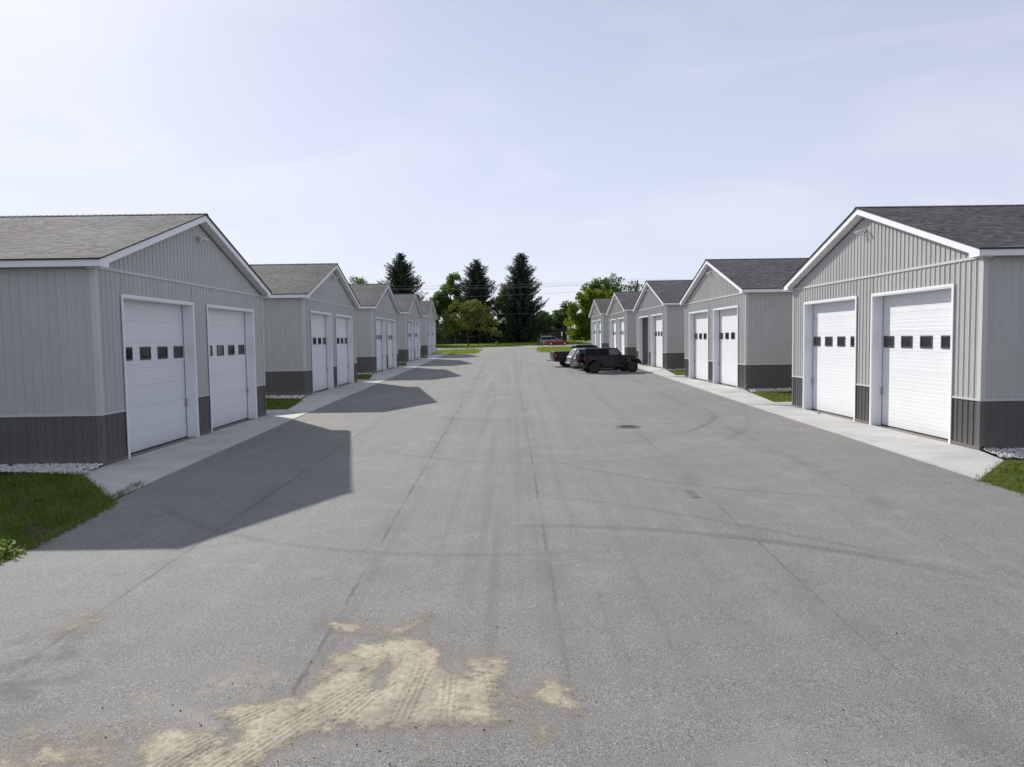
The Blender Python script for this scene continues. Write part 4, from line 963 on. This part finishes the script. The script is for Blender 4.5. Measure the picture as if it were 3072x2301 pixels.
def sportscar():
    root = car(dict(name='red_convertible', hw=.92, belt=.80, top=.95, zb=.20, ends=(-.85, 3.60), wheels=[(0, .33), (2.69, .33)], paint='red', rim='chrome', spokes=5, tumble=.12,
        upper=[(3.60, .42), (3.45, .58), (3.05, .78), (2.4, .86), (1.75, .88), (1.70, .82), (.45, .82), (.38, .90), (-.1, .94), (-.70, .90), (-.84, .82), (-.86, .45)],
        windows=[], cross=[('windshield', 'carglass2', (1.78, .90), (1.12, 1.22), .66, .56), ('tail_panel', 'plastic', (-.865, .50), (-.865, .68), .5, .5)],
        side=[('door', 'red', [(.55, .30), (1.75, .28), (1.80, .80), (.5, .80)]), ('tail_light', 'taillight', [(-.82, .70), (-.70, .70), (-.70, .80), (-.82, .80)]), ('side_vent', 'plastic', [(1.95, .45), (2.15, .45), (2.08, .65), (1.95, .65)])],
        boxes=[('seat', 'seat', (.55, .75, .15, .62, .6, 1.08)), ('seat', 'seat', (.55, .75, -.62, -.15, .6, 1.08)), ('mirror', 'red', (1.45, 1.58, .84, 1.0, .86, .97)), ('mirror', 'red', (1.45, 1.58, -1.0, -.84, .86, .97))]))
    m = MB(); m.tube([(1.80, -.70, .88), (1.10, -.60, 1.24), (1.10, .60, 1.24), (1.80, .70, .88)], .035, 8); m.obj('windshield_frame', M['chrome'], root); return root
put(sportscar(), 7.55, 140.3, R(1), 'red convertible sports car on the far road', 'car')
van = car(dict(name='minivan', hw=.95, belt=1.05, top=1.72, zb=.28, ends=(-.95, 3.9), wheels=[(0, .34), (2.95, .34)], paint='bluegrey', rim='chrome', spokes=5, tumble=.2,
    upper=[(3.9, .62), (3.8, .85), (3.3, 1.02), (2.9, 1.10), (1.9, 1.62), (1.4, 1.72), (-.5, 1.72), (-.75, 1.62), (-.93, 1.05), (-.96, .5)],
    windows=[[(-.7, 1.12), (.3, 1.12), (.3, 1.58), (-.6, 1.58)], [(.4, 1.12), (1.3, 1.12), (1.3, 1.6), (.4, 1.58)], [(1.4, 1.12), (2.6, 1.12), (1.9, 1.52), (1.4, 1.6)]],
    cross=[('windshield', 'carglass2', (2.85, 1.13), (1.95, 1.60), .76, .66), ('rear_window', 'carglass', (-.93, 1.10), (-.80, 1.56), .74, .64)], side=[('tail_light', 'taillight', [(-.9, .85), (-.75, .85), (-.75, 1.1), (-.9, 1.1)])],
    boxes=[('rear_bumper', 'bluegrey', (-1.05, -.8, -.85, .85, .35, .6)), ('roof_rack', 'chrome', (-.4, 1.3, .64, .68, 1.72, 1.79)), ('roof_rack', 'chrome', (-.4, 1.3, -.68, -.64, 1.72, 1.79))]))
put(van, 6.6, 146.2, R(2), 'blue-grey minivan with pale roof rack behind the red convertible', 'van')

# ------------------------------------------------------------------ trees
def tri3(p): return np.asarray(p, float)
def trunk_mesh(m, base, top, r0, r1, wob=.15, n=6):
    base, top = tri3(base), tri3(top); pts = []
    for k in range(n + 1):
        t = k / n; p = base + (top - base) * t
        if 0 < k < n: p = p + np.append(rng.normal(0, wob, 2), 0)
        pts.append(tuple(p))
    m.tube(pts, [r0 + (r1 - r0) * k / n for k in range(n + 1)], 7)
def leafcloud(centres, rads, per, size, flat_=.85):
    Q = []; V = []
    for c, r in zip(centres, rads):
        n = int(per * r * r); d = rng.normal(0, 1, (n, 3)); d /= np.linalg.norm(d, axis=1)[:, None]
        p = c + d * (r * rng.random(n)[:, None] ** .45) * (1, 1, flat_)
        a = rng.normal(0, 1, (n, 3)); a /= np.linalg.norm(a, axis=1)[:, None]; b = np.cross(a, rng.normal(0, 1, (n, 3))); b /= np.linalg.norm(b, axis=1)[:, None] + 1e-9
        s = size * (.6 + .8 * rng.random(n))[:, None]
        Q.append(np.stack([p - a*s*.6, p + b*s*.38, p + a*s*.6, p - b*s*.38], 1)); base = rng.normal(.45, .14)
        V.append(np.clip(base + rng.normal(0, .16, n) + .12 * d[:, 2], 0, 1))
    return np.concatenate(Q), np.concatenate(V)
def broadleaf(x, y, top, lobes, mat, label, name='broadleaf_tree', per=70, size=.34, sub=9, tr=.22, group='trees beyond the road', limbs=True, droop=0):
    """lobes: (dx, dy, z, radius_xy, radius_z) in metres above the base"""
    z0 = float(gz(x, y)); root = empty(name, (x, y, z0)); cs = []; rs = []
    for (dx, dy, z, rx, rz) in lobes:
        k = max(5, int(sub * rx * rz * .55))
        d = rng.normal(0, 1, (k, 3)); d /= np.linalg.norm(d, axis=1)[:, None]
        p = np.array([dx, dy, z]) + d * np.array([rx, rx, rz]) * (.45 + .5 * rng.random((k, 1)) ** .6)
        cs += list(p); rs += list((.50 + .55 * rng.random(k)) * min(rx, rz, 2.6) * .36 + .25)
    Q, V = leafcloud(cs, rs, per, size)
    m = MB(); zt = max(l[2] for l in lobes)
    trunk_mesh(m, (0, 0, -.3), (0, 0, zt), tr, tr * .25)
    if limbs:
        for p in [cs[i] for i in rng.choice(len(cs), min(16, len(cs)), False)]:
            h = max(.8, min(zt * .9, p[2] * (.35 + .3 * rng.random()))); trunk_mesh(m, (0, 0, h), p, tr * .38, .03, .12, 4)
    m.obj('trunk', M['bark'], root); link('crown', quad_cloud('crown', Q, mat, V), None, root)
    return tag(root, label, 'tree', group)
def spruce(x, y, H, Rb, label, seed, zlow=.35, dens=1.45):
    r = np.random.default_rng(seed); z0 = float(gz(x, y)); root = empty('spruce_tree', (x, y, z0))
    m = MB(); trunk_mesh(m, (0, 0, -.3), (0, 0, H - .3), .32, .03, .02)
    Q = []; V = []; z = zlow
    lean = r.normal(0, .05, 8)
    while z < H - .15:
        t = z / H; Rz = Rb * (1 - t) ** .70 * (.90 + .16 * math.sin(z * 1.7 + seed)) + .12
        nb = max(4, int((7 if t < .8 else 5) * dens))
        for k in range(nb):
            a = 2*math.pi*(k + r.random() * .8) / nb + z; L = Rz * (.60 + .50 * r.random()); ca, sa = math.cos(a), math.sin(a)
            droop = .30 * (1 - t) + .05; nst = max(3, int(L / .24)); tt = np.linspace(.12, 1, nst)
            up = .15 + .62 * t
            px = ca * L * tt; py = sa * L * tt; pz = z + L * (up * tt * .6 - droop * np.sin(tt * 2.2) + .34 * droop * 2 * tt ** 3)
            if L > 1.2: m.tube([(0, 0, z), (px[nst//2], py[nst//2], pz[nst//2]), (px[-1], py[-1], pz[-1])], [.05, .03, .012], 4, False)
            for rep in range(4):
                s = (.42 + .34 * r.random(nst)) * (1.15 - .45 * tt) * (1.0 if L > 1 else .7)
                sd_ = r.normal(0, 1, nst) * .75; dirx = ca * .55 - sa * sd_; diry = sa * .55 + ca * sd_; dirz = -.55 - .5 * r.random(nst) if rep % 2 else .05 + r.normal(0, .25, nst)
                d = np.stack([dirx, diry, dirz * np.ones(nst)], 1); d /= np.linalg.norm(d, axis=1)[:, None]
                wv = np.cross(d, r.normal(0, 1, (nst, 3))); wv /= np.linalg.norm(wv, axis=1)[:, None] + 1e-9
                c = np.stack([px, py, pz], 1) + r.normal(0, .06, (nst, 3)); e = c + d * s[:, None]; w = wv * (s * .26)[:, None]
                Q.append(np.stack([c - w * .6, c + w * .6, e + w * .25, e - w * .25], 1)); V.append(np.clip(.42 + .25 * (tt - .5) + r.normal(0, .17, nst), 0, 1))
        z += .36 + .10 * (1 - t)
    m.obj('trunk', M['bark'], root); link('crown', quad_cloud('crown', np.concatenate(Q), M['spruce'], np.concatenate(V)), None, root)
    return tag(root, label, 'tree', 'spruces across the road')
spruce(-24.0, 160, 20.2, 9.4, 'dark broad spruce rising alone behind the left garages', 11)
spruce(-7.7, 166, 19.2, 8.8, 'dark spruce behind the small olive tree, left of the tallest', 12)
spruce(2.35, 163, 20.0, 8.6, 'tallest dark spruce at the end of the drive', 13)
broadleaf(-14.2, 172, 16, [(-1.5, 0, 6.5, 3.6, 4.0), (0, 0, 11, 3.4, 4.2), (1.4, 0, 14.2, 2.2, 2.8), (-2.4, 0, 9.5, 2.6, 3.2), (2.6, 1, 8, 3, 4)], M['maple'], 'mid-green leafy tree left of the middle spruce')
broadleaf(-.8, 176, 14, [(0, 0, 9, 3.2, 4.5), (.5, 0, 12.0, 2.4, 3.0)], M['maple'], 'pale green tree showing between the two spruces')
broadleaf(-8.95, 150, 9, [(-1.0, 0, 5.2, 3.4, 2.2), (2.4, 0, 5.0, 3.4, 2.2), (-2.4, 0, 7.0, 2.4, 1.9), (.8, 0, 7.6, 2.8, 1.9), (2.9, 0, 7.0, 2.0, 1.7), (-4.2, 0, 4.2, 2.4, 1.9), (4.8, 0, 4.0, 2.2, 1.5), (-5.0, 0, 3.0, 1.6, 1.2), (5.6, 0, 3.0, 1.4, 1.0)], M['crab'], 'small spreading olive-green tree on the verge before the spruces', name='small_tree', per=75, size=.28, tr=.2)
broadleaf(-37.3, 176, 17, [(0, 0, 14, 2.8, 3.0), (1.5, 0, 11, 2.6, 3.0), (-2, 0, 10, 2.6, 3.4)], M['maple'], 'round leafy tree top above the third left garage', per=38)
broadleaf(-31.0, 178, 14, [(0, 0, 10.5, 3.0, 3.4), (2.8, 0, 10.6, 2.6, 3.2), (-2.4, 0, 10.2, 2.4, 3.0)], M['deepleaf'], 'low bushy tree left of the lone spruce')
# bare dead tree
z0 = float(gz(-33.3, 177)); bt = empty('bare_tree', (-33.3, 177, z0)); m = MB(); trunk_mesh(m, (0, 0, -.3), (.2, 0, 11), .16, .07)
for k in range(26):
    a = rng.random() * 6.28; h = 7 + 5 * rng.random(); l = 1.2 + 1.9 * rng.random(); trunk_mesh(m, (.1, 0, h), (.1 + math.cos(a) * l * .6, math.sin(a) * l * .6, min(16.6, h + 2.2 + 2.6 * rng.random())), .035, .01, .1, 4)
m.obj('trunk', M['greywood'], bt); tag(bt, 'bare leafless tree top above the left garage roofs', 'tree', 'trees beyond the road')
# right-hand masses
broadleaf(8.6, 190, 8, [(0, 0, 5.0, 3.4, 2.8), (-2.6, 0, 4.2, 2.4, 2.6)], M['deepleaf'], 'dark low tree right of the tallest spruce')
broadleaf(13.2, 192, 9, [(0, 0, 5.6, 3.0, 3.0), (1.6, 0, 8.0, 2.2, 2.4)], M['deepleaf'], 'dark tree over the brown brick house')
broadleaf(16.6, 163, 13, [(-1.8, 0, 3.2, 2.8, 2.9), (1.0, 0, 4.0, 3.2, 3.6), (-.8, 0, 6.6, 3.0, 2.6), (1.6, 0, 8.6, 3.0, 2.6), (.2, 0, 9.8, 2.2, 1.8), (4.4, 0, 8.5, 2.6, 3.0), (4.6, 0, 4, 2.6, 3.2)], M['willow'], 'big sunlit yellow-green tree beside the farthest right garage', per=85)
broadleaf(20.2, 168, 15, [(0, 0, 9, 3.4, 3.4), (.6, 0, 12.2, 2.8, 2.2), (-1.6, 0, 11.0, 2.4, 2.2), (3, 0, 10, 2.4, 3)], M['maple'], 'tall green tree behind the yellow-green one')
broadleaf(24.4, 171, 16, [(0, 0, 13.6, 2.2, 1.8), (.4, 0, 11, 1.4, 2.0), (-1.0, 0, 9, 2.0, 2.0)], M['deepleaf'], 'tall open-crowned tree above the fourth right garage', per=42)
broadleaf(28.2, 172, 14, [(0, 0, 12.2, 2.6, 1.6), (2.6, 0, 11.4, 1.8, 1.6), (0, 0, 9, 2.2, 2.0)], M['deepleaf'], 'low rounded tree beside the utility pole', per=45)
for k, (bx, by, bs, lb) in enumerate(((20.5, 156, 1.5, 'dark shrub under the yellow-green tree, nearest the road'), (23.6, 158, 1.7, 'shrub behind the farthest right garage'), (10.6, 205, 2.4, 'bush behind the brown brick house'), (-19.5, 178, 2.6, 'bush beside the dark house on the left'), (-13.4, 186, 2.4, 'bush in the shade behind the small tree'))):
    broadleaf(bx, by, 2, [(0, 0, bs * .8, bs, bs * .9)], M['deepleaf'], lb, name='shrub', tr=.08, group='shrubs beyond the road')
# wooded skyline far behind
Q = []; V = []
cs = [np.array([xx + rng.normal(0, 2), 216 + rng.normal(0, 5), 2.4 + zz]) for xx in np.arange(-130, 131, 2.4) for zz in np.arange(.6, 6.2 + 1.2 * math.sin(xx * .21) + 1.1 * math.sin(xx * .07), 1.7)]
Q, V = leafcloud(cs, [1.9 + .8 * rng.random() for _ in cs], 22, .7)
tag(link('far_woods', quad_cloud('far_woods', Q, M['deepleaf'], V)), 'far-off band of woods on the skyline', 'woods', kind='stuff')

# ------------------------------------------------------------------ houses behind the trees
def house(x, y, w, d, h, label):
    z = float(gz(x, y)); root = empty('brick_house', (x, y, z)); m = MB(); m.box(-w/2, w/2, 0, d, -.3, h); m.obj('wall', M['brick'], root)
    m = MB(); e = .5; m.add([(-w/2 - e, -e, h - .02), (w/2 + e, -e, h - .02), (w/2 + e, d + e, h - .02), (-w/2 - e, d + e, h - .02), (-w/2 + d * .5, d/2, h + 1.5), (w/2 - d * .5, d/2, h + 1.5)], [(0,1,5,4), (1,2,5), (2,3,4,5), (3,0,4), (3,2,1,0)]); m.obj('roof', M['roofbrown'], root)
    for k in range(int(w // 3)):
        xx = -w/2 + 1.2 + k * 3; m = MB(); m.box(xx, xx + 1.2, -.06, .02, 1.0, 2.2); f = m.obj('window', M['frame'], root); m = MB(); m.box(xx + .08, xx + 1.12, -.075, -.06, 1.08, 2.12); m.obj('pane', M['pane'], f)
    m = MB(); m.box(w/2 - 1.3, w/2 - .35, -.06, .02, 0, 2.1); m.obj('door', M['roofbrown'], root)
    return tag(root, label, 'house')
house(11.6, 190, 6.0, 7, 2.9, 'low brown brick house behind the red convertible')
house(-19.4, 187, 9.5, 8, 3.6, 'dark brown house behind the small olive tree on the left')

# ------------------------------------------------------------------ roadside furniture and power lines
def post(name, x, y, h, r, mat, label, cat, extra=None):
    z = float(gz(x, y)); root = empty(name, (x, y, z)); m = MB(); m.tube([(0, 0, -.3), (0, 0, h)], r, 8); m.obj('post', mat, root)
    if extra: extra(root)
    return tag(root, label, cat)
def mb_box(root):
    m = MB(); N = 8; pr = [(-.10, 1.0), (.10, 1.0)] + [(.10 * math.cos(math.pi*k/N), 1.14 + .10 * math.sin(math.pi*k/N)) for k in range(N + 1)]
    n = len(pr); m.add([(p[0] + .0, -.28, p[1]) for p in pr] + [(p[0], .28, p[1]) for p in pr], [tuple(range(n)), tuple(range(n, 2*n))[::-1]] + [(i, n+i, n+(i+1) % n, (i+1) % n) for i in range(n)])
    o = m.obj('box', M['mailbox'], root, fix=True); o.rotation_euler = (0, 0, R(90))
    m = MB(); m.box(-.32, .32, -.05, .05, .93, .995); m.obj('arm', M['mailbox'], root)
post('mailbox', 4.75, 126.0, .95, .06, M['mailbox'], 'black mailbox on a post at the corner of the lawn', 'mailbox', mb_box)
post('marker_post', 5.2, 126.4, 2.45, .06, M['greywood'], 'tall grey wooden post beside the mailbox', 'post')
def ycap(root): m = MB(); m.tube([(0, 0, .55), (0, 0, 1.25)], .075, 8); m.obj('sleeve', M['yellow'], root)
post('marker_post', 5.6, 125.4, 1.45, .05, M['greywood'], 'short post with yellow sleeve right of the mailbox', 'post', ycap)
def signp(root):
    m = MB(); m.box(-.02, .02, -.32, .32, 1.75, 2.55); o = m.obj('sign_panel', M['plate'], root); o.rotation_euler = (0, 0, R(12))
post('road_sign', 10.1, 145.2, 2.6, .035, M['steel'], 'thin road sign seen edge-on beyond the red convertible', 'sign', signp)
post('boundary_stake', -5.35, 127.2, .85, .04, M['greywood'], 'short grey stake at the tip of the left lawn', 'stake')
post('boundary_stake', -6.2, 127.8, .6, .03, M['plate'], 'small pale stake left of the grey stake on the lawn', 'stake')
post('boundary_stake', -7.3, 127.8, .55, .025, M['plate'], 'thin pale stake second from the grey stake on the left lawn', 'stake')
def utility(x, y, top, label):
    z = float(gz(x, y)); root = empty('utility_pole', (x, y, z)); m = MB(); m.tube([(0, 0, -.5), (0, 0, (top - z) * .5), (0, 0, top - z)], [.19, .16, .12], 10); m.obj('pole', M['pole'], root)
    m = MB(); m.box(-.06, .06, -1.1, 1.1, top - z - .75, top - z - .63); m.obj('crossarm', M['pole'], root)
    m = MB(); m.tube([(.2, 0, top - z - 2.2), (.2, 0, top - z - 1.3)], .2, 12); m.obj('transformer', M['steel'], root)
    for yy in (-1.0, 1.0): m = MB(); m.tube([(0, yy, top - z - .63), (0, yy, top - z - .45)], [.05, .03], 8); m.obj('insulator', M['lamp'], root)
    m = MB(); m.tube([(0, 0, top - z), (0, 0, top - z + .25)], [.05, .03], 8); m.obj('insulator', M['lamp'], root)
    return tag(root, label, 'utility pole', 'poles along the road')
utility(23.65, 136, 14.0, 'wooden utility pole above the fourth right garage roof')
utility(-46, 136, 14.2, 'wooden utility pole hidden behind the left garages')
utility(94, 136, 15.0, 'wooden utility pole far right along the road, behind the garages')
wires = [('topmost power line over the road', 0, 14.25, 14.5, 15.2), ('front power line of the upper pair', -1.0, 13.82, 13.95, 14.7), ('rear power line of the upper pair', 1.0, 13.75, 13.85, 14.7), ('middle telephone line over the road', -.2, 12.55, 12.1, 13.3), ('lowest service cable over the road', .2, 8.6, 8.6, 9.2)]
M['wire'] = flat('wire_black', (.22, .22, .23), .6)
for lb, dy, zr_, zl_, zf_ in wires:
    m = MB()
    for (xa, za), (xb, zb_) in (((-46, zl_), (23.65, zr_)), ((23.65, zr_), (94, zf_))):
        sag = .9 if zr_ > 9 else .55
        pts = [(xa + (xb - xa) * t, 136 + dy, za + (zb_ - za) * t - sag * 4 * t * (1 - t)) for t in np.linspace(0, 1, 17)]
        m.tube(pts, .016 if zr_ > 9 else .010, 5, False)
    tag(m.obj('power_line', M['wire']), lb, 'power line', 'wires strung between the poles')
